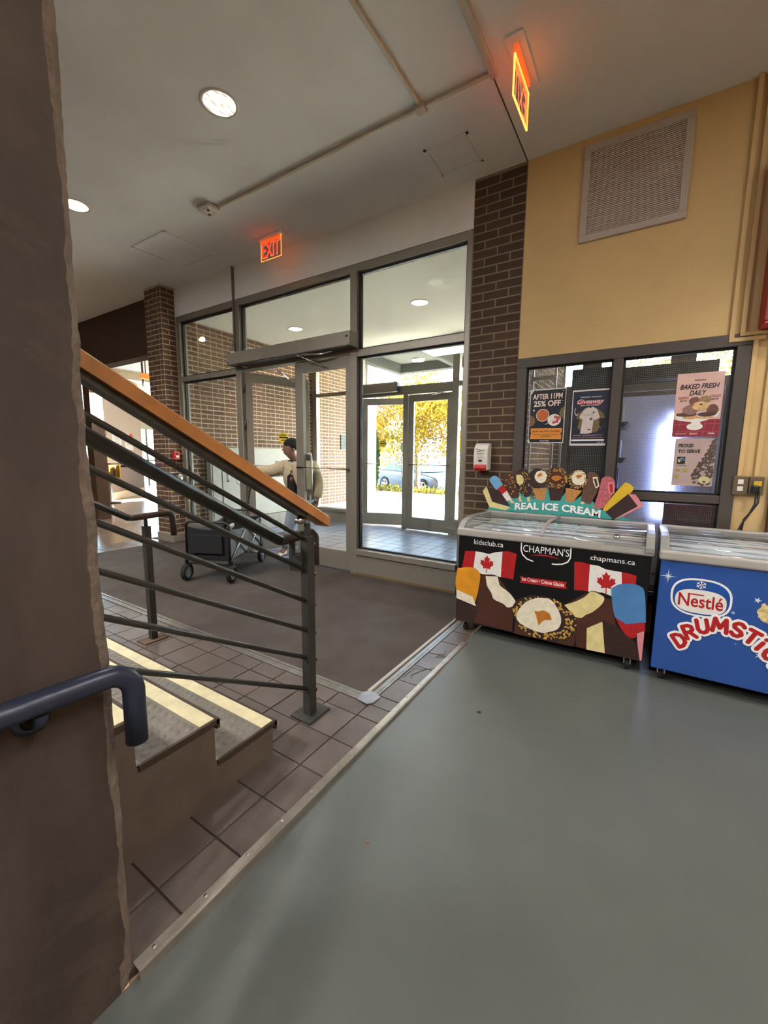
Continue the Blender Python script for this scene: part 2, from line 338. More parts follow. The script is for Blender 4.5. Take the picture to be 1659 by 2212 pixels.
# ------------------------------------------------------------------ concrete wall on the left with chipped arris
m = MB(); zs = [-.05+.014*i for i in range(259)]; ring = []; wa, wb_, we_ = .020, .016, 0.
for z in zs:
    z = min(z, ZC); wa = min(.028, max(.013, wa+random.uniform(-.0025, .0025))); wb_ = min(.023, max(.010, wb_+random.uniform(-.002, .002))); we_ = min(.004, max(-.004, we_+random.uniform(-.0012, .0012)))
    a = wa+random.uniform(-.001, .001); b = wb_; e = .41+we_
    if z < .06: a += .012
    ring.append([(-.983, -4.2, z), (-.983, e-a, z), (-.983-b*.45, e-a*.45+random.uniform(-.0018, .0018), z), (-.983-b*1.3, e, z), (-1.26, e, z), (-1.26, -4.2, z)])
k = len(ring[0]); base = 0
for r_ in ring: m.v += [Vector(p) for p in r_]
chipf = []
for i in range(len(ring)-1):
    for j in range(k):
        f = [i*k+j, i*k+(j+1) % k, (i+1)*k+(j+1) % k, (i+1)*k+j]; m.f.append(f); m.sm.append(False)
        chipf.append(j in (1, 2))
wc = struct(m.build('wall_concrete', M_conc), 'rough dark board-formed concrete wall with a chipped edge'); wc.data.materials.append(M_chip)
for p, c in zip(wc.data.polygons, chipf): p.material_index = 1 if c else 0
# ------------------------------------------------------------------ inner glazed screen
w1 = MB(); w1.box((-5.72, 3.55, 3.10), (-1.398, 3.66, 3.172)); win1 = struct(w1.build('window_1', M_alu, bevel=.003), 'aluminium entrance glazing with doors, transoms and tall panes')
def part(name, a, b, mt, parent, bevel=0.): q = MB(); q.box(a, b); return q.build(name, mt, parent, bevel)
part('jamb', (-5.72, 3.55, 0), (-5.655, 3.66, 3.10), M_alu, win1, .003); part('jamb', (-1.445, 3.55, 0), (-1.398, 3.66, 3.10), M_alu, win1, .003)
part('mullion', (-2.684, 3.545, 0), (-2.6, 3.66, 3.10), M_alu, win1, .003); part('mullion', (-4.484, 3.545, 0), (-4.395, 3.66, 3.10), M_alu, win1, .003)
part('transom', (-5.655, 3.55, 2.295), (-4.484, 3.66, 2.36), M_alu, win1, .003); part('transom', (-2.6, 3.55, 2.285), (-1.445, 3.66, 2.355), M_alu, win1, .003)
part('transom', (-4.395, 3.55, 2.325), (-2.684, 3.66, 2.47), M_alu, win1, .003)
for (a, b) in ((-5.655, -4.484), (-2.6, -1.445)):
    part('sill', (a, 3.52, .225), (b, 3.66, .283), M_alu, win1, .003); part('base_panel', (a, 3.545, .03), (b, 3.655, .225), M_alu, win1); part('base_strip', (a, 3.53, 0), (b, 3.57, .03), mat('brass_strip', '#8a7658', .4, metal=.5), win1)
for (a, b, c, d) in ((-5.655, -4.484, .283, 2.295), (-5.655, -4.484, 2.36, 3.10), (-4.395, -2.684, 2.47, 3.10), (-2.6, -1.445, .283, 2.285), (-2.6, -1.445, 2.355, 3.10)):
    part('pane', (a, 3.602, c), (b, 3.608, d), M_glass, win1)
    q = MB(); w = .018
    for (s, t) in (((a, 3.588, c), (b, 3.625, c+w)), ((a, 3.588, d-w), (b, 3.625, d)), ((a, 3.588, c), (a+w, 3.625, d)), ((b-w, 3.588, c), (b, 3.625, d))): q.box(s, t)
    q.build('gasket', M_black, win1)
def leaf(name, label, hinge, ang, w, h, bar_side, st=(.085, .115), kick=.215, arm=True):
    """door leaf: local u along the leaf from the hinge, t across its thickness"""
    u = Vector((math.cos(ang), math.sin(ang), 0)); t = Vector((-u.y, u.x, 0)); o = Vector((hinge[0], hinge[1], .012)); zz = Vector((0, 0, 1))
    B = lambda u0, u1, z0, z1, t0=-.022, t1=.022: MB().obox(o+u*u0+t*t0+zz*z0, u*(u1-u0), t*(t1-t0), zz*(z1-z0))
    d = struct(B(0, st[0], 0, h).build(name, M_alu, bevel=.003), label)
    B(w-st[1], w, 0, h).build('stile', M_alu, d, .003); B(st[0], w-st[1], h-.115, h).build('rail', M_alu, d, .003); B(st[0], w-st[1], 0, kick).build('kick_rail', M_alu, d, .003)
    B(st[0], w-st[1], kick, h-.115, -.004, .004).build('pane', M_glass, d)
    q = MB(); s = bar_side; q.tube([o+u*(st[0]*.5)+t*s*.025+zz*1.13, o+u*(st[0]*.5)+t*s*.075+zz*1.13, o+u*(w-st[1]*.5)+t*s*.075+zz*1.13, o+u*(w-st[1]*.5)+t*s*.025+zz*1.13], .012, 10); q.build('push_bar', M_steel, d)
    q = MB(); q.tube([o+u*(w-st[1]*.5)-t*s*.022+zz*.85]+[o+u*(w-st[1]*.5-.09)-t*s*.07+zz*z for z in (.87, .95, 1.2, 1.28)]+[o+u*(w-st[1]*.5)-t*s*.022+zz*1.30], .011, 10); q.build('pull_handle', M_steel, d)
    for z in (.28, 1.05, 1.6, 2.05):
        q = MB(); q.cyl(o-u*.012+zz*z, o-u*.012+zz*(z+.11), .013, 10); q.build('hinge', M_alud, d)
    return d, (lambda a, b, c: o+u*a+t*b+zz*c)
d1, T1 = leaf('door_1', 'aluminium glass door leaf swung open into the vestibule beside the person', (-4.383, 3.60), R(70), .885, 2.30, -1)
d2, T2 = leaf('door_2', 'closed aluminium glass door leaf with a steel push bar', (-2.688, 3.60), R(180), .812, 2.305, 1, st=(.08, .118))
def sticker(T, u, z, parent, side=1, txt=True):
    q = MB(); c = [T(u+.075*math.cos(2*math.pi*k/28), side*.0062, z+.075*math.sin(2*math.pi*k/28)) for k in range(28)]; q.add(c, [list(range(28))] if side < 0 else [list(range(28))[::-1]])
    s = q.build('round_sticker', mat('yellow_sticker', '#e3c51c', .4), parent); q = MB()
    for (zz_, w) in ((.034, .085), (.006, .125), (-.003, .12), (-.034, .07)): q.obox(T(u-w/2, side*.0066, z+zz_), T(u+w/2, side*.0066, z+zz_)-T(u-w/2, side*.0066, z+zz_), T(0, 0, z+.012)-T(0, 0, z), T(0, side*.0006, 0)-T(0, 0, 0))
    q.build('lettering', M_black, s)
sticker(T1, .50, 1.50, d1, -1)
# door operator box
op = thing('door_operator', 'long grey automatic opener box over the inner doors', 'door opener', (-3.52, 3.55, 2.365))
part('housing', (-4.47, 3.405, 2.372), (-2.585, 3.545, 2.507), M_alu, op, .004); part('underside', (-4.46, 3.415, 2.364), (-2.595, 3.54, 2.372), M_alud, op)
part('end_label', (-2.64, 3.4035, 2.448), (-2.605, 3.405, 2.466), M_black, op); part('end_label', (-4.455, 3.4035, 2.383), (-4.435, 3.405, 2.4), M_black, op)
q = MB(); q.tube([(-3.12, 3.47, 2.36), (-3.28, 3.36, 2.345), (-3.02, 3.52, 2.235)], .010, 8); q.tube([(-2.86, 3.47, 2.36), (-2.98, 3.44, 2.335), (-3.28, 3.36, 2.345)], .010, 8); q.build('closer_arm', M_chrome, op)
q = MB(); q.tube([(-4.3, 3.5, 2.36), (-4.2, 3.7, 2.335), (-4.0, 3.78, 2.335)], .010, 8); q.tube([(-4.0, 3.78, 2.335), (-4.13, 4.2, 2.25)], .010, 8); q.build('closer_arm', M_chrome, op)
# conduit drop to the operator
q = MB(); q.box((-4.482, 3.522, 2.56), (-4.460, 3.549, 3.55)); cd = tag(q.build('conduit', mat('grey_conduit', '#7d766c', .5, metal=.3)), 'grey vertical conduit dropping from the ceiling to the door opener', 'conduit')
q = MB(); q.tube([(-4.47, 3.53, 2.72), (-4.475, 3.50, 2.62), (-4.465, 3.47, 2.55), (-4.46, 3.47, 2.508)], .008, 8); q.build('flexible_lead', M_steel, cd)
# ------------------------------------------------------------------ outer glazed screen
Y2 = 6.35
w2 = MB(); w2.box((-5.72, Y2-.05, 3.09), (-1.38, Y2+.05, 3.18)); win2 = struct(w2.build('window_2', M_alu, bevel=.003), 'outer aluminium glazing of the vestibule')
for (a, b) in ((-5.72, -5.60), (-4.60, -4.505), (-3.632, -3.545), (-2.735, -2.625), (-2.50, -2.44), (-1.45, -1.38)):
    part('mullion', (a, Y2-.05, 0), (b, Y2+.05, 3.09 if not -3.7 < a < -3.5 else 2.33), M_alu, win2, .003)
part('transom', (-4.505, Y2-.05, 2.33), (-2.735, Y2+.05, 2.475), M_alu, win2, .003); part('transom', (-5.6, Y2-.05, 2.41), (-4.6, Y2+.05, 2.475), M_alu, win2, .003)
part('transom', (-2.625, Y2-.05, 2.40), (-1.45, Y2+.05, 2.475), M_alu, win2, .003)
for (a, b) in ((-5.6, -4.6), (-2.625, -1.45)):
    part('sill', (a, Y2-.09, .20), (b, Y2+.08, .262), M_alu, win2, .003); part('base_panel', (a, Y2-.07, 0), (b, Y2+.07, .20), M_conc2, win2)
for (a, b, c, d) in ((-5.6, -4.6, .262, 2.41), (-5.6, -4.6, 2.475, 3.09), (-4.505, -2.735, 2.475, 3.09), (-2.625, -2.5, .262, 2.4), (-2.44, -1.45, .262, 2.4), (-2.625, -2.5, 2.475, 3.09), (-2.44, -1.45, 2.475, 3.09)):
    part('pane', (a, Y2-.003, c), (b, Y2+.003, d), M_glass, win2)
d3, T3 = leaf('door_3', 'outer glass door leaf pushed slightly open towards the tree', (-4.50, Y2), R(20), .865, 2.305, -1)
d4, T4 = leaf('door_4', 'closed outer glass door leaf with white reversed lettering', (-2.738, Y2), R(180), .80, 2.305, 1, st=(.085, .10))
sticker(T3, .37, 1.50, d3, -1)
q = MB(); q.obox(T3(.70, -.008, 1.36), T3(.80, -.008, 1.36)-T3(.70, -.008, 1.36), Vector((0, 0, .17)), T3(0, -.001, 0)-T3(0, 0, 0)); q.build('paper_notice', mat('paper', '#cfd2cf', .7), d3)
q = MB(); zt = .37; pn2 = Panel((-3.10, Y2+.012, 1.20), (-1, 0, 0), (0, 0, 1))     # worn vinyl lettering, no longer legible
for w_ in (.42, .24, .36, .48, .20):
    x_ = -w_/2
    while x_ < w_/2:
        l_ = random.uniform(.012, .026); h_ = random.uniform(.036, .046); pn2.poly(q, [(x_, zt), (x_+l_*.85, zt+random.uniform(0, .01)), (x_+l_*.85, zt+h_), (x_+l_*.2, zt+h_*random.uniform(.7, 1))], 0); x_ += l_*(1.05 if random.random() < .85 else 2)
    zt -= .072
o_ = q.build('lettering', mat('white_vinyl', '#f2f2f2', .5), d4); o_['kind'] = 'stuff'
op2 = thing('door_operator', 'grey automatic opener box above the outer door seen through the glass', 'door opener', (-4.1, Y2-.05, 2.37))
part('housing', (-4.50, Y2-.17, 2.375), (-3.70, Y2-.052, 2.535), M_alu, op2, .004); part('end_cap', (-3.70, Y2-.165, 2.38), (-3.69, Y2-.055, 2.53), mat('blue_grey_cap', '#5a6a86', .5), op2)
q = MB(); q.tube([(-3.0, Y2-.06, 2.30), (-2.82, Y2-.2, 2.30), (-3.05, Y2-.14, 2.28)], .012, 8); q.build('closer_arm', M_steel, op2)
# ------------------------------------------------------------------ staircase
st = thing('staircase', 'concrete stair with studded rubber treads and yellow nosings', 'staircase', (-1.28, 1.15, 0))
NS = 7; prof = [(-1.28, 1.135, -.01)]
for k in range(NS):
    y, z = 1.135-.277*k, .137+.165*k
    prof += [(-1.28, y, z)]+([(-1.28, y-.277, z)] if k < NS-1 else [])
prof += [(-1.28, -1.2, .137+.165*(NS-1)), (-1.28, -1.2, -.01)]
q = MB(); q.prism(prof, (-1.47, 0, 0)); q.build('stringer', mat('stair_concrete', '#5c4f46', .85, var=.25, vscale=4, bump=.2, bscale=40), st)
M_tread = mat('grey_rubber_tread', '#6f685e', .5, var=.12, vscale=10, bump=.1, bscale=120); M_nose = mat('worn_yellow_nosing', '#cbbf98', .5, var=.16, vscale=16, bump=.08, bscale=60)
M_lip = mat('dark_tread_edge', '#3a2c22', .6, var=.2)
for k in range(NS):
    y, z = 1.135-.277*k, .137+.165*k
    q = MB(); q.box((-2.75, y-.272, z), (-1.276, y+.012, z+.006)); t = q.build('tread', M_tread, st)
    q = MB(); q.box((-2.75, y-.055, z+.006), (-1.285, y+.004, z+.0085)); q.build('nosing', M_nose, t)
    q = MB(); q.box((-2.75, y+.006, z-.03), (-1.272, y+.018, z+.0075)); q.box((-1.284, y-.272, z-.014), (-1.272, y+.018, z+.0068)); q.build('edge_lip', M_lip, t)
    q = MB(); pts = [(y-.262, z+.006), (y-.277, z+.02), (y-.277, z+.006)]; q.prism([(-2.75, a, b) for a, b in pts], (1.47, 0, 0)); q.build('cove', mat('pale_rubber_cove', '#9a978c', .6), t)
    if k < 4:
        q = MB()
        for i in range(36):
            for j in range(5): q.lathe((-1.31-.04*i-(.02 if j % 2 else 0), y-.08-.038*j, z+.006), [(.0155, 0), (.0145, .0014), (0, .0015)], 10)
        s_ = q.build('stud', M_tread, t); s_['kind'] = 'stuff'
# ------------------------------------------------------------------ railing beside the stair
def rail_z(z0, y): return z0+.573*(1.455-y)
rg = thing('stair_railing', 'steel stair railing with wooden top rail and six rods in front of the carpet', 'railing', (-1.33, 1.42, 0))
part('base_plate', (-1.395, 1.352, 0), (-1.268, 1.505, .012), M_rail, rg, .002)
q = MB(); q.box((-1.352, 1.397, .012), (-1.306, 1.445, .905)); q.box((-1.340, 1.41, .905), (-1.318, 1.432, .965)); q.build('post', M_rail, rg, .002)
for z0 in (.864, .715, .564, .418, .277, .116):
    q = MB(); q.cyl((-1.33, 1.468, rail_z(z0, 1.468)), (-1.33, -.35, rail_z(z0, -.35)), .0105, 12); q.build('rod', M_rail, rg)
M_wood = mat('varnished_wood', '#b0733f', .38, var=.25, vscale=7, bump=.05, bscale=50, coat=.3, stretch=(9, 1, 1))
def cap(y, z, w=.043, h=.054): return [(-1.33-w, y, z-h), (-1.33+w, y, z-h), (-1.33+w, y, z-.008), (-1.33+w-.01, y, z), (-1.33-w+.01, y, z), (-1.33-w, y, z-.008)]
q = MB(); a = cap(1.535, .992); b = cap(-.4, .992+.563*1.935); q.add(a+b, [[0, 1, 2, 3, 4, 5][::-1], [6, 7, 8, 9, 10, 11]]+[(i, (i+1) % 6, 6+(i+1) % 6, 6+i) for i in range(6)]); q.build('top_rail', M_wood, rg)
q = MB(); q.bar((-1.33, 1.40, .992-.064+.563*.135), (-1.33, -.4, .992-.064+.563*1.935), .05, .022); q.build('rail_channel', M_rail, rg)
q = MB(); q.sphere((-1.335, 1.385, .985), .022, 12, 8, (1, 1.6, .8)); q.build('rail_bracket', M_steel, rg)
hx = -1.405
q = MB(); q.cyl((hx, -.35, .895+.585*1.667), (hx, 1.32, .893), .0255, 16); q.build('handrail', M_rail, rg)
q = MB(); q.tube([(hx, 1.315, .895), (hx, 1.335, .89), (hx, 1.52, .897)]+arc_pts((hx, 1.52, .862), (0, 0, 1), (0, 1, 0), .035, .25, 1.5, 5)+[(hx, 1.556, .73)], .0235, 14); q.build('handrail_end', M_railb, rg)
q = MB(); q.prism([(-1.345, 1.40, .80), (-1.345, 1.40, .73), (hx, 1.385, .73), (hx, 1.385, .89), (hx, 1.36, .89), (hx, 1.36, .705), (-1.345, 1.375, .695)], (.0, .0, .0)) if False else q.bar((-1.34, 1.42, .775), (hx, 1.41, .775), .07, .075); q.box((hx-.008, 1.385, .74), (hx+.008, 1.41, .89)); q.build('handrail_bracket', M_rail, rg)
r2 = thing('stair_railing', 'single steel post with bent pipe handrail on the far side of the stair', 'railing', (-2.82, 1.45, 0))
part('base_plate', (-2.87, 1.37, 0), (-2.76, 1.53, .01), mat('rusty_plate', '#5a4436', .7, var=.3), r2, .002)
q = MB(); q.box((-2.84, 1.435, .01), (-2.795, 1.475, .80)); q.cyl((-2.818, 1.455, .80), (-2.818, 1.455, .86), .012, 10); q.build('post', M_rail, r2)
q = MB(); q.cyl((-2.818, .3, 1.46), (-2.818, 1.35, .868), .0215, 14); q.build('handrail', M_rail, r2)
q = MB(); q.tube([(-2.818, 1.34, .873), (-2.818, 1.37, .866), (-2.818, 1.60, .872)]+arc_pts((-2.818, 1.605, .836), (0, 0, 1), (0, 1, 0), .036, .25, 1.5, 5)+[(-2.818, 1.645, .71)], .021, 14); q.build('handrail_end', M_railb, r2)
wr = thing('wall_handrail', 'dark blue pipe handrail with a turned-down end fixed to the concrete wall', 'handrail', (-.983, .27, .76))
q = MB(); q.tube([(-.918, -1.2, .875), (-.918, -.2, .842), (-.918, .355, .817)]+arc_pts((-.918, .37, .762), (0, 0, 1), (0, 1, 0), .054, .12, 1.5, 7)+[(-.918, .4235, .645)], .0225, 20); q.build('pipe', M_navy, wr)
q = MB(); q.lathe((-.983, .262, .765), [(.032, 0), (.032, .006), (.02, .01)], 18, (1, 0, 0)); q.tube([(-.98, .262, .765), (-.935, .262, .77), (-.918, .262, .80)], .012, 10); q.build('wall_bracket', M_navy, wr)
# ------------------------------------------------------------------ entrance carpet
em = thing('entrance_carpet', 'large dark brown entrance carpet in a metal frame', 'carpet', (-3.5, 2.6, 0))
part('pile', (-5.91, 1.715, -.0048), (-1.205, 3.535, .005), mat('carpet_pile', '#574c45', .95, var=.22, vscale=3.2, bump=.9, bscale=420), em)
M_fr = mat('scuffed_metal_frame', '#84807a', .35, metal=.6, var=.25, vscale=14)
q = MB(); q.box((-5.93, 1.655, -.0045), (-1.13, 1.672, .004)); q.box((-5.93, 1.676, -.0045), (-1.15, 1.70, .002)); q.box((-5.93, 1.70, -.0045), (-1.19, 1.716, .007)); q.build('frame_edge', M_fr, em)
q = MB(); q.box((-1.145, 1.66, -.0045), (-1.13, 3.53, .004)); q.box((-1.175, 1.69, -.0045), (-1.149, 3.53, .002)); q.build('frame_edge', M_fr, em)
part('flap_edge', (-1.205, 1.745, -.0045), (-1.185, 3.53, .008), mat('grey_edge_flap', '#a39a90', .5), em)
q = MB(); q.add([(-1.215, 1.715, .0095), (-1.185, 1.752, .0095), (-1.11, 1.735, .0062), (-1.115, 1.665, .0062), (-1.135, 1.638, .0062), (-1.205, 1.65, .0075)], [range(6)]); q.add([(-1.215, 1.715, .0045), (-1.185, 1.752, .0045), (-1.11, 1.735, .0052), (-1.115, 1.665, .0052), (-1.135, 1.638, .0052), (-1.205, 1.65, .0045)], [[5, 4, 3, 2, 1, 0]]); q.build('tape_patch', mat('duct_tape', '#8d9096', .45, metal=.3, var=.2, vscale=20), em)
# ------------------------------------------------------------------ ceiling fittings
M_lens = mat('lamp_lens', '#ffffff', .3, emis='#fff1dc', estr=9.0)
M_refl = mat('faceted_reflector', '#d6d2cc', .18, metal=1., bump=.5, bscale=60)
def lens_mat():
    if 'lamp_facets' in MATS: return MATS['lamp_facets']
    m_ = mat('lamp_facets', '#e8e4dc', .2, emis='#fff0dc', estr=2.0); N = m_.node_tree.nodes; L = m_.node_tree.links; tc = N.new('ShaderNodeTexCoord'); mp = N.new('ShaderNodeMapping'); mp.inputs['Scale'].default_value = (26, 7, 1); no = N.new('ShaderNodeTexNoise'); no.inputs['Scale'].default_value = 2.2; no.inputs['Detail'].default_value = 2
    L.new(tc.outputs['Object'], mp.inputs[0]); L.new(mp.outputs[0], no.inputs['Vector']); r_ = N.new('ShaderNodeMapRange'); r_.inputs[1].default_value = .38; r_.inputs[2].default_value = .66; r_.inputs[3].default_value = .10; r_.inputs[4].default_value = .75; L.new(no.outputs['Fac'], r_.inputs[0]); L.new(r_.outputs[0], N['Principled BSDF'].inputs['Emission Strength']); return m_
def downlight(x, y, z, label, power, color=(1, .965, .92), r=.105, size=R(125), blend=.55, dim=1.0):
    t = thing('recessed_downlight', label, 'ceiling light', (x, y, z), 'recessed downlights')
    q = MB(); q.lathe((x, y, z), [(r+.016, 0), (r+.016, -.004), (r, -.005), (r, .0)], 32); q.build('trim_ring', M_white, t)
    q = MB(); q.lathe((x, y, z-.001), [(r, 0), (r*.99, -.002)], 32); q.lathe((x, y, z-.003), [(r, 0), (r*.93, .0012), (r*.6, .0018)], 32); q.build('reflector', M_refl, t)
    q = MB(); q.lathe((x, y, z-.0035), [(r*.97, .0), (r*.5, -.0006), (.0, -.001)], 32); q.build('lens', lens_mat(), t)
    ld = bpy.data.lights.new('downlight_lamp', 'SPOT'); ld.energy = power; ld.color = color; ld.spot_size = size; ld.spot_blend = blend; ld.shadow_soft_size = .12
    lo = bpy.data.objects.new('downlight_lamp', ld); C.objects.link(lo); lo.parent = t; lo.location = (0, 0, -.02)
    return t
downlight(-2.55, 1.965, ZC, 'round recessed downlight nearest the ceiling conduit junction', 32)
downlight(-4.66, 1.965, ZC, 'round recessed downlight half hidden by the concrete wall edge', 32)
downlight(-2.565, 4.82, 3.18, 'round downlight in the vestibule ceiling above the outer doors', 42)
downlight(-4.68, 4.82, 3.18, 'round downlight in the vestibule ceiling above the person', 42)
for (x, y, lb) in ((1.1, 1.9, 'in front of the red sign box'), (1.1, -.3, 'as added unseen fill to the right of the camera'), (-.1, -1.6, 'as added unseen fill behind the camera')):  # lamps beside and behind the camera are unseen, added as fill
    downlight(x, y, ZC, 'round recessed downlight over the grey floor '+lb, 42 if y > 1 else 14)
sd = thing('smoke_detector', 'white ceiling detector box with two dark lenses at the conduit end', 'detector', (-3.62, 2.62, ZC))
q = MB(); q.prism([(-3.70, 2.55, ZC), (-3.54, 2.56, ZC), (-3.54, 2.69, ZC), (-3.70, 2.70, ZC)], (0, 0, -.052)); q.build('housing', M_white, sd, .018, 3)
for (x, y) in ((-3.59, 2.60), (-3.645, 2.65)):
    q = MB(); q.lathe((x, y, ZC-.052), [(.013, 0), (.012, -.003), (0, -.0035)], 14); q.build('lens', M_black, sd)
cc = thing('ceiling_conduit', 'cream surface conduit with a tee box crossing the ceiling', 'conduit', (-1.44, 2.67, ZC))
q = MB(); q.box((-3.56, 2.657, ZC-.022), (-.965, 2.683, ZC)); q.build('run', M_offw, cc, .004)
q = MB(); q.box((-1.45, -4.1, ZC-.022), (-1.424, 2.66, ZC)); q.build('run', M_offw, cc, .004)
q = MB(); q.box((-.985, -4.1, ZC-.026), (-.945, 2.70, ZC-.003)); q.build('run', M_offw, cc, .004)
q = MB(); q.box((-1.478, 2.635, ZC-.04), (-1.405, 2.70, ZC)); q.build('tee_box', M_offw, cc, .005)
def access(label, x0, x1, y0, y1):
    t = thing('access_panel', label, 'access panel', ((x0+x1)/2, (y0+y1)/2, ZC), 'ceiling access panels')
    q = MB()
    for (a, b) in (((x0, y0), (x1, y0+.018)), ((x0, y1-.018), (x1, y1)), ((x0, y0), (x0+.018, y1)), ((x1-.018, y0), (x1, y1))): q.box((a[0], a[1], ZC-.006), (b[0], b[1], ZC))
    q.build('frame', M_ceil, t); part('door', (x0+.022, y0+.022, ZC-.004), (x1-.022, y1-.022, ZC), M_ceil, t)
access('large square access panel in the ceiling near the left brick pier', -5.02, -4.38, 2.635, 3.235)
access('small square access panel in the ceiling near the right brick pier', -1.61, -1.26, 3.03, 3.37)
# exit signs
def exit_sign(label, o, u, sw, glow):
    """o: top left corner of the acrylic, u: reading direction"""
    o, u = Vector(o), Vector(u); n = u.cross(Vector((0, 0, 1))); w, h = .305, .205; Z = Vector((0, 0, 1)); c = o+u*w/2
    t = thing('exit_sign', label, 'exit sign', (c.x, c.y, ZC))
    q = MB(); q.obox(Vector((c.x, c.y, ZC-.012))-u*.19-n*.05, u*.38, n*.10, Z*.012); q.build('ceiling_plate', M_ceil, t)
    q = MB(); q.obox(Vector((c.x, c.y, ZC-.045))-u*.14-n*.012, u*.28, n*.024, Z*.033); q.build('lamp_bar', mat('exit_lamp', '#ff7a3c', .4, emis='#ff6a2a', estr=glow*.35), t)
    q = MB(); q.obox(o-n*.004-Z*h, u*w, n*.008, Z*h); pnl = q.build('acrylic_panel', glass('exit_acrylic', (.90, .80, .70), refl=.06), t)
    q = MB(); e = .006
    q.obox(o-n*.0045-Z*h, u*w, n*.009, Z*e); q.obox(o-n*.0045-Z*h, u*e, n*.009, Z*h); q.obox(o+u*(w-e)-n*.0045-Z*h, u*e, n*.009, Z*h); q.obox(o-n*.0045-Z*e, u*w, n*.009, Z*e)
    q.build('glowing_edge', mat('exit_edge_%g' % glow, '#ffb070', .4, emis='#ff8a3a', estr=glow), t)
    q = MB(); p = Panel(o-Z*h+n*.005, u, Z); p.text(q, 'EXIT', .028, .03, w-.056, 0, bold=.006, height=h-.06); q.build('lettering', mat('exit_red', '#c01810', .4, emis='#f01c0c', estr=.7), t)
    q = MB(); p = Panel(o-Z*h+n*.0045, u, Z); p.text(q, 'EXIT', .026, .028, w-.052, 0, bold=.012, height=h-.056); q.build('letter_outline', mat('exit_outline', '#ffb8a0', .4, emis='#ff9a7a', estr=.6), t)
exit_sign('red glowing EXIT sign hanging in front of the bulkhead above the doors', (-3.69, 3.30, 3.54), (1, 0, 0), 0, .4)
exit_sign('red glowing EXIT sign seen almost edge-on near the ceiling joint', (-.80, 2.855, 3.48), (0, -1, 0), 0, 1.1)

def fill_panel(x, y, z, lx, ly, label, power):  # unseen ceiling panels added as fill to brighten walls, bulkhead and ceiling
    t = thing('ceiling_fill_panel', label, 'ceiling light', (x, y, z), 'added fill panels out of view')
    q = MB()
    for a, b in (((x-lx/2-.03, y-ly/2-.03), (x+lx/2+.03, y-ly/2)), ((x-lx/2-.03, y+ly/2), (x+lx/2+.03, y+ly/2+.03)), ((x-lx/2-.03, y-ly/2), (x-lx/2, y+ly/2)), ((x+lx/2, y-ly/2), (x+lx/2+.03, y+ly/2))): q.box((a[0], a[1], z-.02), (b[0], b[1], z))
    q.build('frame', M_white, t); part('diffuser', (x-lx/2, y-ly/2, z-.012), (x+lx/2, y+ly/2, z-.004), mat('fill_panel_diffuser', '#ffffff', .5, emis='#fff6ea', estr=.8), t)
    ld = bpy.data.lights.new('fill_panel_lamp', 'AREA'); ld.shape = 'RECTANGLE'; ld.size = lx; ld.size_y = ly; ld.energy = power; ld.color = (1, .985, .97)
    lo = bpy.data.objects.new('fill_panel_lamp', ld); C.objects.link(lo); lo.parent = t; lo.location = (0, 0, -.022)
for x, y, lb, pw_ in ((.9, -3.2, 'as added unseen fill behind the camera', 32), (2.2, .6, 'to the right of the freezers', 22), (-3.7, -1.3, 'above the upper stair', 70)): fill_panel(x, y, ZC, 1.2, .55, 'unseen ceiling panel added as fill light '+lb, pw_)

# ------------------------------------------------------------------ floor details
for k, (x, y, r_, lb) in enumerate(((-.628, 1.908, .012, 'small dark crumb on the grey floor near the black freezer'), (-.705, 1.021, .008, 'tiny brown leaf scrap on the grey floor near the metal strip'))):
    q = MB(); z = -.026*(2.3-y)/1.9*.98+.0015; q.add([(x-r_, y, z), (x, y-r_*.5, z), (x+r_, y+r_*.3, z+.002), (x, y+r_*.5, z+.004)], [(0, 1, 2, 3)]); o_ = tag(q.build('floor_debris', mat('debris%d' % k, ('#2a241f', '#8a5a34')[k], .9)), lb, 'debris'); sd_ = o_.modifiers.new('solid', 'SOLIDIFY'); sd_.thickness = .002
for pts in ([(-1.113, 1.985), (-1.108, 2.115), (-1.05, 2.12), (-1.0, 2.19)], [(-1.05, 2.12), (-1.085, 2.03), (-1.06, 1.99)], [(-1.10, 2.335), (-1.03, 2.37), (-1.045, 2.44)], [(-1.03, 2.37), (-1.06, 2.31), (-1.01, 2.33)]):
    q = MB()
    for a, b in zip(pts[:-1], pts[1:]): q.bar((a[0], a[1], .0009), (b[0], b[1], .0009), .0035, .0008)
    q.build('crack', M_grout, ftile)
# ------------------------------------------------------------------ outdoors
M_pave = mat('pale_paving', '#aca69c', .8, var=.10, vscale=1.2, bump=.05, bscale=60); M_mulch = mat('leafy_mulch', '#4d3630', .95, var=.4, vscale=6, bump=.5, bscale=40)
M_asph = mat('asphalt', '#4c4d50', .9, var=.12, vscale=2, bump=.2, bscale=90)
def gz(y): return -.02-.024*max(0, y-8)
def strip(name, x0, x1, y0, y1, mt, label, n=6, dz=0.):
    q = MB(); vs = []
    for i in range(n+1):
        y = y0+(y1-y0)*i/n; vs += [(x0, y, gz(y)+dz), (x1, y, gz(y)+dz)]
    q.add(vs, [(2*i, 2*i+1, 2*i+3, 2*i+2) for i in range(n)]); return struct(q.build(name, mt), label)
strip('ground_paving', -5.72, 40, 6.4, 12.4, M_pave, 'bright sunlit concrete paving outside the doors')
strip('ground_paving_side', -60, -5.72, 8.3, 12.4, M_pave, 'sunlit concrete paving beyond the brick wall')
strip('ground_bed', -60, 40, 12.4, 16.2, M_mulch, 'planting bed strewn with fallen leaves around the tree', dz=.02)
q = MB(); q.box((-60, 16.2, -.36), (40, 16.36, -.17)); struct(q.build('ground_kerb', M_pave), 'concrete kerb of the parking lot')
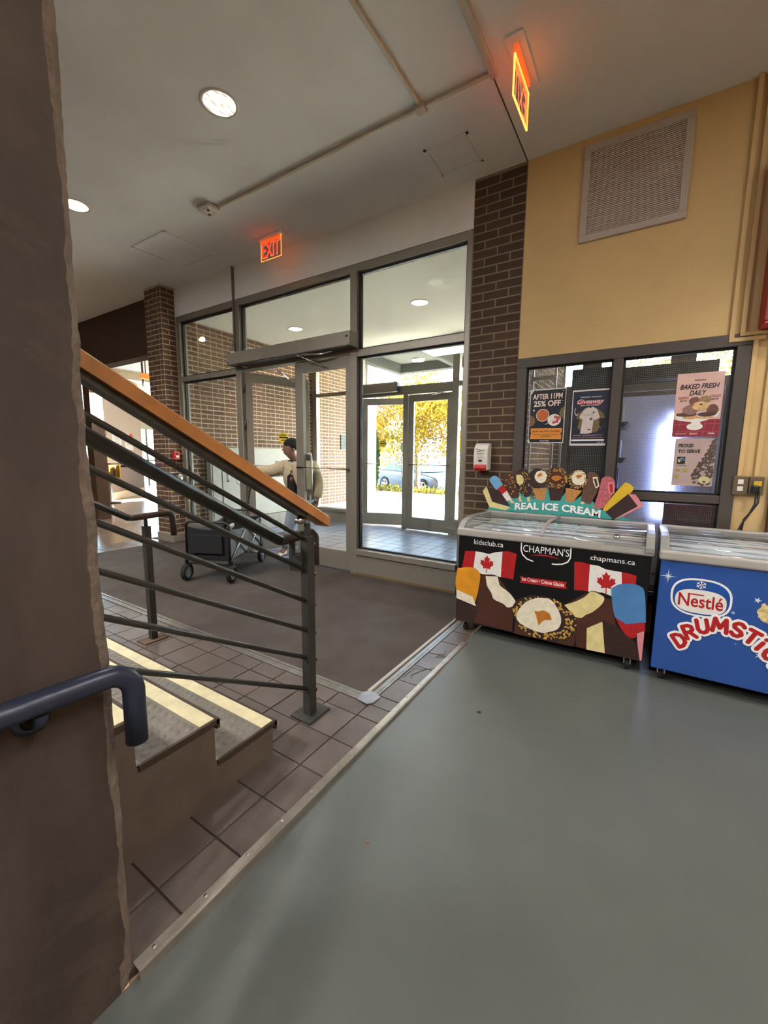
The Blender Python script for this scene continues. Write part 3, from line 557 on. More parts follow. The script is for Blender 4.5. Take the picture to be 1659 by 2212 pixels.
q = MB(); q.add([(-60, 16.36, -.34), (40, 16.36, -.34), (40, 70, -.6), (-60, 70, -.6)], [(0, 1, 2, 3)]); struct(q.build('ground_parking', M_asph), 'grey asphalt of the parking lot')
q = MB(); q.add([(-90, -20, -.3), (-17.2, -20, -.3), (-17.2, 8.3, -.3), (-17.2, 70, -.62), (-90, 70, -.62)], [(0, 1, 2, 3, 4)]); struct(q.build('ground_far_left', M_pave))
# canopy over the outer doors
cn = MB(); cn.box((-5.55, 6.42, 3.55), (3.0, 9.42, 3.75)); cnp = struct(cn.build('ceiling_canopy', mat('canopy_slab', '#595a54', .9, var=.1)), 'coffered concrete entrance canopy outside')
M_cb = mat('canopy_concrete', '#41423e', .85, var=.08, vscale=3)
for (a, b) in (((-5.55, 6.42), (-5.40, 9.42)), ((-3.98, 6.42), (-3.86, 9.42)), ((-2.3, 6.42), (-2.18, 9.42)), ((-.6, 6.42), (-.48, 9.42))): part('beam', (a[0], a[1], 3.33), (b[0], b[1], 3.55), M_cb, cnp, .01)
for (a, b) in (((-5.40, 9.22), (3.0, 9.42)), ((-5.40, 7.35), (3.0, 7.47))): part('beam', (a[0], a[1], 3.34), (b[0], b[1], 3.55), M_cb, cnp, .01)
q = MB(); q.lathe((-4.75, 8.9, 3.55), [(.16, 0), (.16, -.03), (.14, -.05), (0, -.055)], 24); q.build('disc_light', mat('opal_disc', '#b8b8b2', .5), cnp)
q = MB(); q.box((-6.14, 8.17, -.1), (-5.68, 8.55, 3.9)); struct(q.build('wall_end_pier', mat('pale_pier', '#c9bdb2', .85, var=.08)), 'pale concrete pier closing the brick side wall outside')
# trees
def tree(name, label, base, h, crown_c, crown_r, n_leaf, seed, spread, leaf_mat, leaf=.10, trunk_r=.13):
    rnd = random.Random(seed); b = Vector(base)
    t = thing(name, label, 'tree', base, 'autumn trees outside')
    q = MB(); tips = []
    def grow(p, d, r, L_, lev):
        pts = [p]; rs = [r]; n = 5
        for i in range(n):
            d = (d+Vector((rnd.uniform(-.2, .2), rnd.uniform(-.2, .2), rnd.uniform(-.06, .14)))).normalized(); p = p+d*L_/n; pts.append(p); rs.append(r*(1-.5*(i+1)/n))
        q.tube(pts, rs, 7 if lev < 2 else 5); tips.append((pts, lev))
        if lev < 3:
            for j in range(4 if lev else 6):
                s = pts[rnd.randint(2, n)]; a = rnd.uniform(0, 2*math.pi); grow(s, (d*.5+Vector((math.cos(a)*spread, math.sin(a)*spread, rnd.uniform(.1, .6)))).normalized(), r*rnd.uniform(.32, .5), L_*rnd.uniform(.5, .78), lev+1)
    grow(b-Vector((0, 0, .15)), Vector((.05, 0, 1)), trunk_r, h, 0)
    q.build('trunk', mat('bark', '#6b5648', .95, var=.25, vscale=9, bump=.6, bscale=30), t)
    q = MB(); cc_, cr = Vector(crown_c), crown_r; seeds = [Vector((rnd.gauss(0, .42), rnd.gauss(0, .42), rnd.gauss(0, .42))) for _ in range(70)]
    for i in range(n_leaf):
        s = rnd.choice(seeds); p = s+Vector((rnd.gauss(0, .11), rnd.gauss(0, .11), rnd.gauss(0, .11))); p = cc_+Vector((p.x*cr[0], p.y*cr[1], p.z*cr[2]))
        if p.z < gz(p.y)+.9: p.z = gz(p.y)+.9+rnd.random()*.6
        a = Vector((rnd.gauss(0, 1), rnd.gauss(0, 1), rnd.gauss(0, 1))).normalized(); c = a.orthogonal().normalized(); s_ = leaf*rnd.uniform(.6, 1.3)
        q.add([p-a*s_*.5, p+c*s_*.35, p+a*s_*.55, p-c*s_*.35], [(0, 1, 2, 3)])
    f = q.build('foliage', leaf_mat, t); f['kind'] = 'stuff'
    return t
def leaf_mat(name, cols, sc):
    m = bpy.data.materials.new(name); m.use_nodes = True; nt = m.node_tree; N = nt.nodes; L = nt.links
    for n in list(N): N.remove(n)
    o = N.new('ShaderNodeOutputMaterial'); tc = N.new('ShaderNodeTexCoord'); no = N.new('ShaderNodeTexNoise'); no.inputs['Scale'].default_value = sc; no.inputs['Detail'].default_value = 5; no.inputs['Roughness'].default_value = .75
    L.new(tc.outputs['Object'], no.inputs['Vector']); cr = N.new('ShaderNodeValToRGB'); e = cr.color_ramp.elements
    while len(e) < len(cols): e.new(.5)
    for i, (p, c) in enumerate(cols): e[i].position = p; e[i].color = (*lin(c), 1)
    L.new(no.outputs['Fac'], cr.inputs[0]); d = N.new('ShaderNodeBsdfDiffuse'); t = N.new('ShaderNodeBsdfTranslucent'); L.new(cr.outputs[0], d.inputs[0]); L.new(cr.outputs[0], t.inputs[0])
    mx = N.new('ShaderNodeMixShader'); mx.inputs[0].default_value = .55; L.new(d.outputs[0], mx.inputs[1]); L.new(t.outputs[0], mx.inputs[2]); L.new(mx.outputs[0], o.inputs[0]); return m
LM = leaf_mat('autumn_leaves', [(.30, '#4c431c'), (.42, '#7d6a24'), (.52, '#8a6e26'), (.6, '#80501f'), (.7, '#7c3f48')], .55)
tree('autumn_tree', 'yellow autumn tree with a dark trunk seen through the outer doors', (-8.05, 15.3, gz(15.3)), 3.0, (-8.0, 15.0, 2.85), (3.5, 1.7, 1.75), 17000, 3, .95, LM)
tree('autumn_tree', 'thin yellow autumn tree seen above the shop cooler', (1.0, 15.6, gz(15.6)), 3.4, (1.2, 15.8, 3.9), (3.2, 2.0, 2.2), 6000, 11, .95, LM)
tree('autumn_tree', 'distant golden tree on the far side of the parking lot', (-19.5, 27, -.4), 3.6, (-19.5, 27, 3.0), (6.5, 3, 2.6), 6000, 5, .9, LM, leaf=.2, trunk_r=.2)
tree('autumn_tree', 'distant golden tree far behind the silver car', (-6.5, 33, -.4), 3.6, (-6.5, 33, 2.8), (6.5, 3, 2.4), 6000, 8, .9, LM, leaf=.2, trunk_r=.2)
LG = leaf_mat('green_needles', [(.35, '#1e2c18'), (.5, '#2d3e20'), (.65, '#45502a')], 3.0)
sh = thing('columnar_shrub', 'dark green columnar shrub beside the pale pier outside', 'shrub', (-9.30, 13.6, gz(13.6)))
q = MB(); q.tube([(-9.30, 13.6, gz(13.6)-.05), (-9.30, 13.6, 2.2)], [.05, .02], 8); q.build('stem', MATS['bark'], sh)
q = MB(); rnd = random.Random(4)
for i in range(3500):
    z = rnd.random()**.8*2.75; r_ = .36*math.sin(min(1, (z+.25)/2.9)*math.pi)**.6*math.sqrt(rnd.random()); a = rnd.uniform(0, 6.283); p = Vector((-9.30+math.cos(a)*r_, 13.6+math.sin(a)*r_, gz(13.6)+.05+z)); d_ = Vector((math.cos(a)*.5, math.sin(a)*.5, 1)).normalized(); c = d_.orthogonal().normalized()
    q.add([p, p+c*.03+d_*.05, p+d_*.12, p-c*.03+d_*.05], [(0, 1, 2, 3)])
f = q.build('foliage', LG, sh); f['kind'] = 'stuff'
q = MB()
for i in range(2600):
    x = rnd.uniform(-14, -4); y = rnd.uniform(14.6, 15.4); z = gz(y)+.02+rnd.random()**2*.22; a = Vector((rnd.gauss(0, 1), rnd.gauss(0, 1), rnd.gauss(0, 1))).normalized(); c = a.orthogonal().normalized()
    q.add([(x, y, z), Vector((x, y, z))+a*.06+c*.04, Vector((x, y, z))+a*.12, Vector((x, y, z))+a*.06-c*.04], [(0, 1, 2, 3)])
lo_ = tag(q.build('low_planting', leaf_mat('low_leaves', [(.35, '#57552a'), (.5, '#7c6f34'), (.65, '#454e22')], 2.0)), 'low yellow-green ground planting in front of the kerb', 'plants'); lo_['kind'] = 'stuff'
# parked car
def build_car(org, ang, label):
    t = thing('car', label, 'car', org); o = Vector(org); u = Vector((math.cos(ang), math.sin(ang), 0)); n = Vector((-u.y, u.x, 0)); Z = Vector((0, 0, 1))
    A = lambda x, y, z: o+u*x+n*y+Z*z
    M_car = mat('silver_blue_car_paint', '#3f4a5e', .25, metal=.4, coat=.6); M_cg = mat('car_glass', '#26384e', .06, spec=.8)
    def arch(cx, r, n_=8): return [(cx+r*math.cos(math.pi*(1-i/n_)), .32+r*math.sin(math.pi*(1-i/n_))) for i in range(n_+1)]
    low = [(-2.3, .35), (-2.27, .22)]+[(-1.68, .2)]+arch(-1.30, .37)+[(-.90, .18), (1.0, .18)]+arch(1.38, .37)+[(1.78, .2), (2.28, .22), (2.36, .42), (2.33, .62), (2.18, .76), (1.2, .93), (.85, .97), (-1.55, 1.0), (-2.2, 1.02), (-2.33, .9), (-2.36, .6)]
    q = MB()
    ys = [(-.84, .0, .97), (-.89, .0, 1.0), (.89, .0, 1.0), (.84, .0, .97)]
    k = len(low); vs = []
    for (y, dz, s) in ys: vs += [A(x*s, y, z*(.985 if s < 1 else 1)) for x, z in low]
    fs = [list(range(k)), list(range(3*k, 4*k))[::-1]]
    for r_ in range(3): fs += [(r_*k+i, (r_+1)*k+i, (r_+1)*k+(i+1) % k, r_*k+(i+1) % k) for i in range(k)]
    q.add(vs, fs); body = q.build('body', M_car, t, .025, 2)
    roof = [(-1.75, .99), (-1.05, 1.36), (-.6, 1.43), (.15, 1.42), (.5, 1.34), (1.15, .95)]
    q = MB(); kk = len(roof); vs = [A(x, -.80+.16*max(0, (z-.97))/.46, z) for x, z in roof]+[A(x, .80-.16*max(0, (z-.97))/.46, z) for x, z in roof]
    q.add(vs, [list(range(kk)), list(range(kk, 2*kk))[::-1]]+[(i, kk+i, kk+i+1, i+1) for i in range(kk-1)]); q.build('roof', M_car, t, .02, 2)
    def yy(z, s): return s*(.806-.16*max(0, (z-.97))/.46)
    for s in (-1, 1):
        for nm, pts in (('rear_window', [(-1.45, 1.02), (-1.0, 1.31), (-.42, 1.37), (-.36, 1.0)]), ('front_window', [(-.28, 1.0), (-.34, 1.37), (.12, 1.36), (.42, 1.28), (.9, .99)])):
            q = MB(); p = [A(x, yy(z, s), z) for x, z in pts]; q.add(p, [list(range(len(p)))]); q.build('side_window', M_cg, t)
        q = MB(); q.sphere(A(.78, s*.93, 1.02), .08, 10, 6, (1, 1, .75)); q.build('mirror', M_car, t)
    q = MB(); q.add([A(1.17, -.70, .965), A(1.17, .70, .965), A(.52, .60, 1.34), A(.52, -.60, 1.34)], [(0, 1, 2, 3)]); q.build('windscreen', M_cg, t)
    q = MB(); q.add([A(-1.77, .70, 1.0), A(-1.77, -.70, 1.0), A(-1.08, -.60, 1.352), A(-1.08, .60, 1.352)], [(0, 1, 2, 3)]); q.build('rear_screen', M_cg, t)
    for cx in (-1.30, 1.38):
        for s in (-1, 1):
            c = A(cx, s*.70, .325); ax = n*s; q = MB(); q.lathe(c, [(.0, 0), (.325, 0), (.335, .04), (.335, .17), (.30, .2), (.235, .2), (.23, .15), (0, .15)], 24, ax); w = q.build('wheel', M_rubber, t)
            q = MB(); q.lathe(c, [(.232, .18), (.215, .205), (.20, .17)], 24, ax)
            for i in range(5):
                a = 2*math.pi*i/5+.3; d_ = u*math.cos(a)+Z*math.sin(a); q.bar(c+ax*.185+d_*.02, c+ax*.19+d_*.215, .06, .02, ax)
            q.lathe(c, [(.05, .17), (.05, .2), (0, .205)], 12, ax); q.build('rim', M_steel, w)
    for s in (-1, 1):
        q = MB(); q.sphere(A(2.2, s*.68, .66), .14, 12, 8, (1, 1, .5)); q.build('headlight', mat('headlight', '#e6ecf2', .1), t)
        q = MB(); q.sphere(A(-2.27, s*.70, .86), .12, 12, 8, (.8, 1, .7)); q.build('tail_light', mat('tail_light', '#a02820', .2), t)
    return t
build_car((-9.12, 17.14, -.345), math.atan2(-.93, 2.51), 'silver-blue sedan parked behind the tree, seen through the outer doors')
build_car((-18.6, 21.0, -.345), math.atan2(-.93, 2.51), 'blue car parked farther back at the left of the silver sedan')
# ------------------------------------------------------------------ cafe hall beyond the left pier
q = MB(); zt = 4.4
for (a, b) in ((3.6, 6.55), (7.35, 7.9), (10.2, 11.0)): q.box((-17.1, a, -.1), (-17.0, b, zt))
q.box((-17.1, 6.55, -.1), (-17.0, 7.35, .3)); q.box((-17.1, 6.55, 4.1), (-17.0, 10.2, zt)); q.box((-17.1, 7.9, 2.25), (-17.0, 10.2, 3.35))
struct(q.build('wall_hall_left', M_cream), 'cream far wall of the hall with bright window openings')
q = MB(); q.prism([(-6.1, 8.16, -.1), (-6.1, 8.3, -.1), (-13, 9.2, -.1), (-17.1, 11, -.1), (-17.1, 10.85, -.1), (-13, 9.05, -.1)], (0, 0, 4.55)); struct(q.build('wall_hall_back', M_cream))
w3 = MB(); w3.box((-17.08, 9.0, .0), (-17.02, 9.08, 4.1)); wv = struct(w3.build('window_3', M_alu), 'bright glazed entrance at the end of the hall')
part('rail', (-17.08, 7.9, 1.0), (-17.02, 10.2, 1.06), M_alu, wv); part('pane', (-17.06, 7.9, 0), (-17.05, 10.2, 2.25), M_glass, wv); part('pane', (-17.06, 7.9, 3.35), (-17.05, 10.2, 4.1), M_glass, wv)
w4 = MB(); w4.box((-17.08, 6.93, .3), (-17.02, 6.98, 4.1)); wv = struct(w4.build('window_4', M_alu), 'narrow bright window left of the hall partition'); part('rail', (-17.08, 6.55, 1.7), (-17.02, 7.35, 1.76), M_alu, wv); part('pane', (-17.06, 6.55, .3), (-17.05, 7.35, 4.1), M_glass, wv)
pa, pb = Vector((-12.38, 5.48, 0)), Vector((-13.91, 7.23, 0)); pu = (pb-pa).normalized(); pnrm = pu.cross(Vector((0, 0, 1)))
if pnrm.dot(Vector((12, -5, 0))) < 0: pnrm = -pnrm
pw = thing('partition_wall', 'grey-beige angled partition wall standing in the hall', 'partition', tuple((pa+pb)/2))
Lp = (pb-pa).length
def slab(u0, u1, z0, z1, t0, t1): return MB().obox(pa+pu*u0+pnrm*t0+Vector((0, 0, z0)), pu*(u1-u0), pnrm*(t1-t0), Vector((0, 0, z1-z0)))
slab(0, Lp, 1.06, 3.5, -.15, 0).build('upper_panel', mat('beige_partition', '#b3a594', .8), pw); slab(0, Lp, .2, 1.03, -.15, 0).build('lower_panel', mat('grey_partition', '#7a6f68', .7), pw)
slab(0, Lp, 1.03, 1.06, -.15, .015).build('chair_rail', M_cream, pw); slab(0, Lp, 0, .2, -.15, .012).build('skirting', M_cream, pw)
for k, (u0, lab) in enumerate(((.38, 'white notice with a red corner on the hall partition'), (1.13, 'white notice with red and green corners on the hall partition'))):
    p = thing('notice_poster', lab, 'poster', tuple(pa+pu*(u0+.25)+Vector((0, 0, 1.4))), 'notices on the hall partition')
    slab(u0, u0+.52, 1.40, 1.88, .002, .006).build('sheet', mat('paper', '#e8e4da', .7), p)
    pp = Panel(pa+pu*(u0 if pu.cross(Vector((0, 0, 1))).dot(pnrm) > 0 else u0+.52)+pnrm*.0065+Vector((0, 0, 1.40)), pu if pu.cross(Vector((0, 0, 1))).dot(pnrm) > 0 else -pu, (0, 0, 1))
    q = MB(); pp.poly(q, [(0, 0), (.2, 0), (0, .16)] if k == 0 else [(.26, .33), (.52, .33), (.52, .48), (.30, .48)], 1); q.build('red_corner', mat('poster_red', '#c8402e', .6), p)
    q = MB()
    for i in range(5): pp.poly(q, [(.1, .36-.05*i), (.42-.05*(i % 2), .36-.05*i), (.42-.05*(i % 2), .375-.05*i), (.1, .375-.05*i)], 2)
    q.build('text_lines', mat('grey_print', '#9a968e', .7), p)
q = MB(); q.cyl((-12.12, 5.22, 0), (-12.12, 5.22, 4.4), .16, 4); tag(q.build('wood_column', mat('brown_column', '#6d4f3c', .6, var=.1)), 'square brown column with hanging cables beside the hall partition', 'column')
q = MB(); q.tube([(-11.95, 5.17, 3.0), (-11.92, 5.2, 2.4), (-11.9, 5.3, 1.9), (-11.93, 5.2, 1.75), (-11.9, 5.34, 1.95), (-11.92, 5.22, 1.5), (-11.94, 5.17, .9)], .012, 6); tag(q.build('hanging_cable', M_black), 'tangled black cable hanging down the brown hall column', 'cable')
q = MB(); q.box((-9.22, 3.76, 0), (-8.98, 3.98, 4.4)); tag(q.build('door_post', mat('dark_wood_post', '#4d3826', .6, var=.2, vscale=4)), 'dark brown post at the left edge of the hall opening', 'post')
sn = thing('stanchion', 'black queue stanchion with a round base in the hall', 'stanchion', (-11.75, 5.25, 0))
q = MB(); q.lathe((-11.75, 5.25, 0), [(0, 0), (.2, 0), (.2, .02), (.05, .04), (.035, .06), (.035, .98), (.045, .98), (.045, 1.02), (0, 1.03)], 20); q.build('post', M_black, sn)
q = MB(); q.bar((-11.75, 5.25, .96), (-11.0, 5.9, .96), .006, .05); q.build('belt', M_black, sn)
yb = thing('yellow_jacket', 'yellow and black striped jacket hung behind the dark post', 'jacket', (-10.6, 4.50, 0))
q = MB(); q.add([(-10.9+.11*i, 4.42+.06*i+.05*(i % 2), z) for i in range(7) for z in (1.02, .86, .72+.03*(i % 2))], [(3*i+j, 3*i+j+1, 3*i+j+4, 3*i+j+3) for i in range(6) for j in range(2)]); part('stand', (-10.62, 4.60, 0), (-10.58, 4.64, .95), M_black, yb); o_ = q.build('cloth', mat('yellow_cloth', '#a8842a', .7, var=.2), yb); sdm = o_.modifiers.new('solid', 'SOLIDIFY'); sdm.thickness = .03
q = None
for i in (1, 3, 5): part('stripe', (-10.9+.11*i-.02, 4.40+.06*i, .74), (-10.9+.11*i+.02, 4.43+.06*i, 1.0), M_black, yb)
pdn = thing('pendant_lamp', 'round glowing pendant lamp in the hall', 'lamp', (-14.0, 7.44, 4.4))
q = MB(); q.cyl((-14.0, 7.44, 3.4), (-14.0, 7.44, 4.4), .03, 8); q.build('stem', M_black, pdn); q = MB(); q.sphere((-14.0, 7.44, 3.24), .2, 16, 12, (1, 1, .9)); q.build('globe', mat('glowing_globe', '#fff2c8', .4, emis='#ffd98a', estr=6), pdn)
og = thing('hall_sign', 'small orange glowing sign high in the hall', 'sign', (-13.0, 7.0, 4.4)); part('panel', (-13.02, 6.86, 3.52), (-12.98, 7.15, 3.68), mat('orange_glow', '#c8641c', .4, emis='#e0560c', estr=.35), og); part('hanger', (-13.01, 6.99, 3.68), (-12.99, 7.01, 4.4), M_black, og)
for (x, y, lab) in ((-9.5, 6.5, 'round downlight in the hall ceiling behind the brick pier'), (-11.5, 8.5, 'round downlight deep in the hall ceiling')): downlight(x, y, 4.4, lab, 80)
downlight(-7.4, 1.0, ZC, 'round recessed downlight beside the hall opening', 55)
F1 = {
 'flag1_l': [(0.052, 0.533), (0.129, 0.54), (0.117, 0.413), (0.031, 0.402)],
 'flag1_w': [(0.129, 0.54), (0.168, 0.54), (0.223, 0.534), (0.268, 0.551), (0.318, 0.563), (0.314, 0.381), (0.266, 0.391), (0.212, 0.385), (0.17, 0.385), (0.117, 0.413)],
 'flag1_r': [(0.318, 0.563), (0.355, 0.57), (0.389, 0.563), (0.413, 0.559), (0.399, 0.378), (0.355, 0.383), (0.314, 0.381)],
 'leaf1': [(0.208, 0.461)],
 'leaf1b': [(0.258, 0.468)],
 'flag2_l': [(0.769, 0.557), (0.815, 0.56), (0.857, 0.551), (0.859, 0.379), (0.819, 0.379), (0.779, 0.373)],
 'flag2_w': [(0.857, 0.551), (0.901, 0.55), (0.951, 0.533), (1.029, 0.529), (1.037, 0.444), (1.011, 0.367), (0.94, 0.386), (0.859, 0.379)],
 'flag2_r': [(1.029, 0.529), (1.065, 0.527), (1.106, 0.52), (1.107, 0.456), (1.037, 0.444)],
 'leaf2': [(0.956, 0.454)],
 'orange': [(-0.003, 0.387), (0.021, 0.402), (0.06, 0.415), (0.107, 0.421), (0.15, 0.406), (0.169, 0.376), (0.168, 0.329), (0.157, 0.242), (0.141, 0.167), (0.116, 0.196), (-0.003, 0.237)],
 'sand_w': [(-0.003, 0.237), (0.121, 0.206), (0.149, 0.14), (-0.002, 0.173)],
 'wafer_l': [(-0.003, 0.173), (0.149, 0.14), (0.158, 0.098), (0.132, 0.035), (0.109, 0.005), (-0.001, 0.005)],
 'choc_l': [(0.171, 0.374), (0.289, 0.386), (0.388, 0.257), (0.424, 0.227), (0.415, 0.152), (0.409, 0.008), (0.128, 0.014), (0.158, 0.098), (0.151, 0.159)],
 'van_l': [(0.208, 0.373), (0.292, 0.384), (0.309, 0.325), (0.378, 0.282), (0.424, 0.227), (0.412, 0.198), (0.374, 0.176), (0.338, 0.197), (0.274, 0.217), (0.254, 0.259), (0.22, 0.309)],
 'ball': [(0.615, 0.142), (0.81, 0.185), (0.606, 0.311)],
 'van_c': [(0.434, 0.12), (0.444, 0.168), (0.483, 0.23), (0.531, 0.266), (0.587, 0.286), (0.651, 0.281), (0.702, 0.213), (0.717, 0.155), (0.701, 0.099), (0.648, 0.065), (0.601, 0.049), (0.517, 0.061), (0.457, 0.088)],
 'caramel': [(0.548, 0.189), (0.576, 0.191), (0.608, 0.206), (0.649, 0.184), (0.659, 0.151), (0.619, 0.142), (0.597, 0.12), (0.582, 0.094), (0.572, 0.123), (0.562, 0.157)],
 'choc_r': [(0.733, 0.271), (0.877, 0.387), (0.95, 0.355), (0.988, 0.354), (1.023, 0.199), (1.155, 0.052), (1.158, 0.005), (0.814, 0.005), (0.805, 0.149), (0.762, 0.226)],
 'van_r': [(0.729, 0.266), (0.788, 0.299), (0.844, 0.343), (0.877, 0.383), (0.928, 0.371), (0.95, 0.355), (0.939, 0.312), (0.893, 0.253), (0.859, 0.229), (0.831, 0.202), (0.783, 0.204), (0.762, 0.234)],
 'sandr_w': [(0.868, 0.142), (0.95, 0.203), (0.978, 0.004), (0.874, 0.002)],
 'wafer_r': [(0.952, 0.22), (1.017, 0.193), (1.144, 0.098), (1.157, 0.004), (0.98, 0.004)],
 'blue': [(0.984, 0.402), (0.996, 0.432), (1.031, 0.457), (1.083, 0.467), (1.129, 0.46), (1.154, 0.425), (1.173, 0.265), (1.17, 0.248), (1.115, 0.228), (1.076, 0.215), (1.016, 0.246)],
 'red': [(1.016, 0.246), (1.076, 0.215), (1.17, 0.248), (1.174, 0.198), (1.141, 0.178), (1.128, 0.143), (1.095, 0.139), (1.052, 0.181)],
 'pink': [(1.135, 0.173), (1.171, 0.193), (1.171, 0.008), (1.162, 0.009)],
 'shield': [(0.44, 0.638), (0.444, 0.579), (0.475, 0.535), (0.521, 0.526)],
 'shield2': [(0.744, 0.633), (0.744, 0.572), (0.713, 0.532), (0.683, 0.524)],
 'swoosh': [(0.502, 0.562), (0.554, 0.574), (0.633, 0.574), (0.684, 0.558), (0.618, 0.566), (0.555, 0.566)],
 'ribbon': [(0.438, 0.417), (0.457, 0.406), (0.564, 0.413), (0.735, 0.418), (0.727, 0.396), (0.738, 0.374), (0.677, 0.37), (0.566, 0.37), (0.444, 0.366), (0.453, 0.39)],
 't_kid': [(0.115, 0.59), (0.323, 0.592)],
 't_cha': [(0.856, 0.584), (1.094, 0.58)],
 't_chap': [(0.456, 0.576), (0.736, 0.575)],
 't_ice': [(0.451, 0.387), (0.726, 0.389)],
 'corners': [(0.003, 0.64), (1.185, 0.63), (1.172, 0.0), (-0.002, -0.0)],
}
SG = {
 'arc': [(0.043, 0.055), (0.245, 0.106), (0.422, 0.135), (0.59, 0.149), (0.75, 0.138), (0.927, 0.096), (1.112, 0.009)],
 'bot': [(0.044, 0.031), (1.113, -0.003)],
 'text': [(0.266, 0.044), (0.898, 0.035)],
 'sandL_w': [(-0.012, 0.194), (0.021, 0.236), (0.075, 0.106), (0.233, 0.069), (0.192, 0.043), (0.053, 0.061)],
 'sandL': [(0.021, 0.236), (0.133, 0.204), (0.232, 0.077), (0.08, 0.108)],
 'rocket_b': [(0.046, 0.28), (0.061, 0.318), (0.089, 0.326), (0.123, 0.307), (0.158, 0.257), (0.104, 0.207)],
 'rocket_r': [(0.158, 0.257), (0.193, 0.207), (0.144, 0.162), (0.104, 0.207)],
 'rocket_w': [(0.193, 0.207), (0.239, 0.135), (0.189, 0.118), (0.144, 0.162)],
 'stk': [(0.226, 0.12), (0.239, 0.131), (0.254, 0.106), (0.24, 0.103)],
 'nut1': [(0.156, 0.298), (0.164, 0.336), (0.195, 0.36), (0.242, 0.343), (0.271, 0.294), (0.296, 0.176), (0.283, 0.152), (0.233, 0.153), (0.173, 0.243)],
 'nut2': [(0.268, 0.357), (0.293, 0.388), (0.329, 0.391), (0.361, 0.365), (0.369, 0.298), (0.396, 0.209), (0.376, 0.171), (0.341, 0.165), (0.299, 0.203), (0.273, 0.266)],
 'bite2': [(0.265, 0.339), (0.296, 0.345), (0.324, 0.318), (0.322, 0.273), (0.296, 0.254), (0.272, 0.28)],
 'c1ball': [(0.437, 0.318), (0.513, 0.321), (0.433, 0.398)],
 'c1van': [(0.458, 0.332), (0.504, 0.334), (0.455, 0.382)],
 'c1cone': [(0.399, 0.236), (0.509, 0.246), (0.498, 0.147), (0.439, 0.144)],
 'c2ball': [(0.579, 0.328), (0.663, 0.331), (0.573, 0.414)],
 'c2cone': [(0.517, 0.251), (0.644, 0.257), (0.614, 0.151), (0.54, 0.146)],
 'c3ball': [(0.727, 0.32), (0.796, 0.323), (0.722, 0.392)],
 'c3van': [(0.733, 0.333), (0.783, 0.335), (0.73, 0.39)],
 'c3cone': [(0.648, 0.253), (0.763, 0.237), (0.703, 0.143), (0.651, 0.144)],
 'nut3': [(0.789, 0.364), (0.818, 0.38), (0.856, 0.366), (0.875, 0.318), (0.866, 0.234), (0.827, 0.135), (0.768, 0.156), (0.762, 0.203), (0.778, 0.297)],
 'bite3': [(0.828, 0.341), (0.858, 0.346), (0.878, 0.276), (0.856, 0.259), (0.835, 0.303)],
 'pinkp': [(0.886, 0.318), (0.902, 0.343), (0.938, 0.35), (0.968, 0.329), (0.979, 0.281), (0.969, 0.223), (0.904, 0.107), (0.848, 0.115), (0.874, 0.226)],
 'bitep': [(0.931, 0.303), (0.97, 0.312), (0.979, 0.232), (0.955, 0.214), (0.939, 0.238)],
 'yel': [(1.027, 0.295), (1.054, 0.307), (1.087, 0.286), (1.087, 0.246), (0.977, 0.112), (0.935, 0.097), (0.918, 0.121)],
 'sandR': [(0.931, 0.088), (1.067, 0.23), (1.132, 0.145), (0.983, 0.032)],
 'sandRp': [(1.067, 0.23), (1.112, 0.227), (1.166, 0.151), (1.024, 0.059), (1.132, 0.145)],
 'sandRw': [(1.024, 0.059), (0.983, 0.032), (1.132, 0.145), (1.143, 0.137)],
}
# ------------------------------------------------------------------ ice cream freezers
def colm(name, c, r=.45, var=0., vs=20): return mat('print_'+name, c, r, var=var, vscale=vs)
P_black = colm('black', '#0d0c0d', .35); P_red = colm('red', '#b01f24', .4, .12); P_white = colm('white', '#e6e2dc', .4, .05); P_choc = colm('chocolate', '#4b2a20', .4, .15, 9); P_dark = colm('dark_wafer', '#35211c', .45, .2, 14)
P_van = colm('vanilla', '#e6dcc4', .45, .12, 30); P_yvan = colm('yellow_vanilla', '#dfcf92', .45, .12, 30); P_orange = colm('orange', '#dd9424', .4, .2, 9); P_blue = colm('blue_pop', '#4d7fb4', .35, .12, 9); P_pink = colm('pink', '#d98a92', .4, .12)
P_caramel = colm('caramel', '#b9742c', .35, .2, 30); P_nut = colm('nut', '#c29a4c', .45, .2, 40); P_cone = colm('cone', '#b98142', .5, .25, 60); P_teal = colm('teal', '#3f9e97', .5, .06); P_txt = colm('text_white', '#f3f1ee', .4); P_text = colm('text_black', '#1a1416', .5)
P_lblue = colm('light_blue', '#6fa9cf', .4, .08); P_yel = colm('yellow_pop', '#d9b32c', .4, .1)
M_rimg = mat('grey_freezer_rim', '#a9a49d', .45, var=.05); M_liner = mat('white_freezer_liner', '#e4e6ea', .4)
LEAF = [(0, -.5), (.03, -.5), (.02, -.22), (.28, -.26), (.24, -.16), (.5, .02), (.43, .07), (.47, .22), (.33, .19), (.29, .26), (.16, .12), (.21, .4), (.11, .35), (0, .52)]
LEAF = LEAF+[(-x, y) for x, y in LEAF[::-1][1:]]
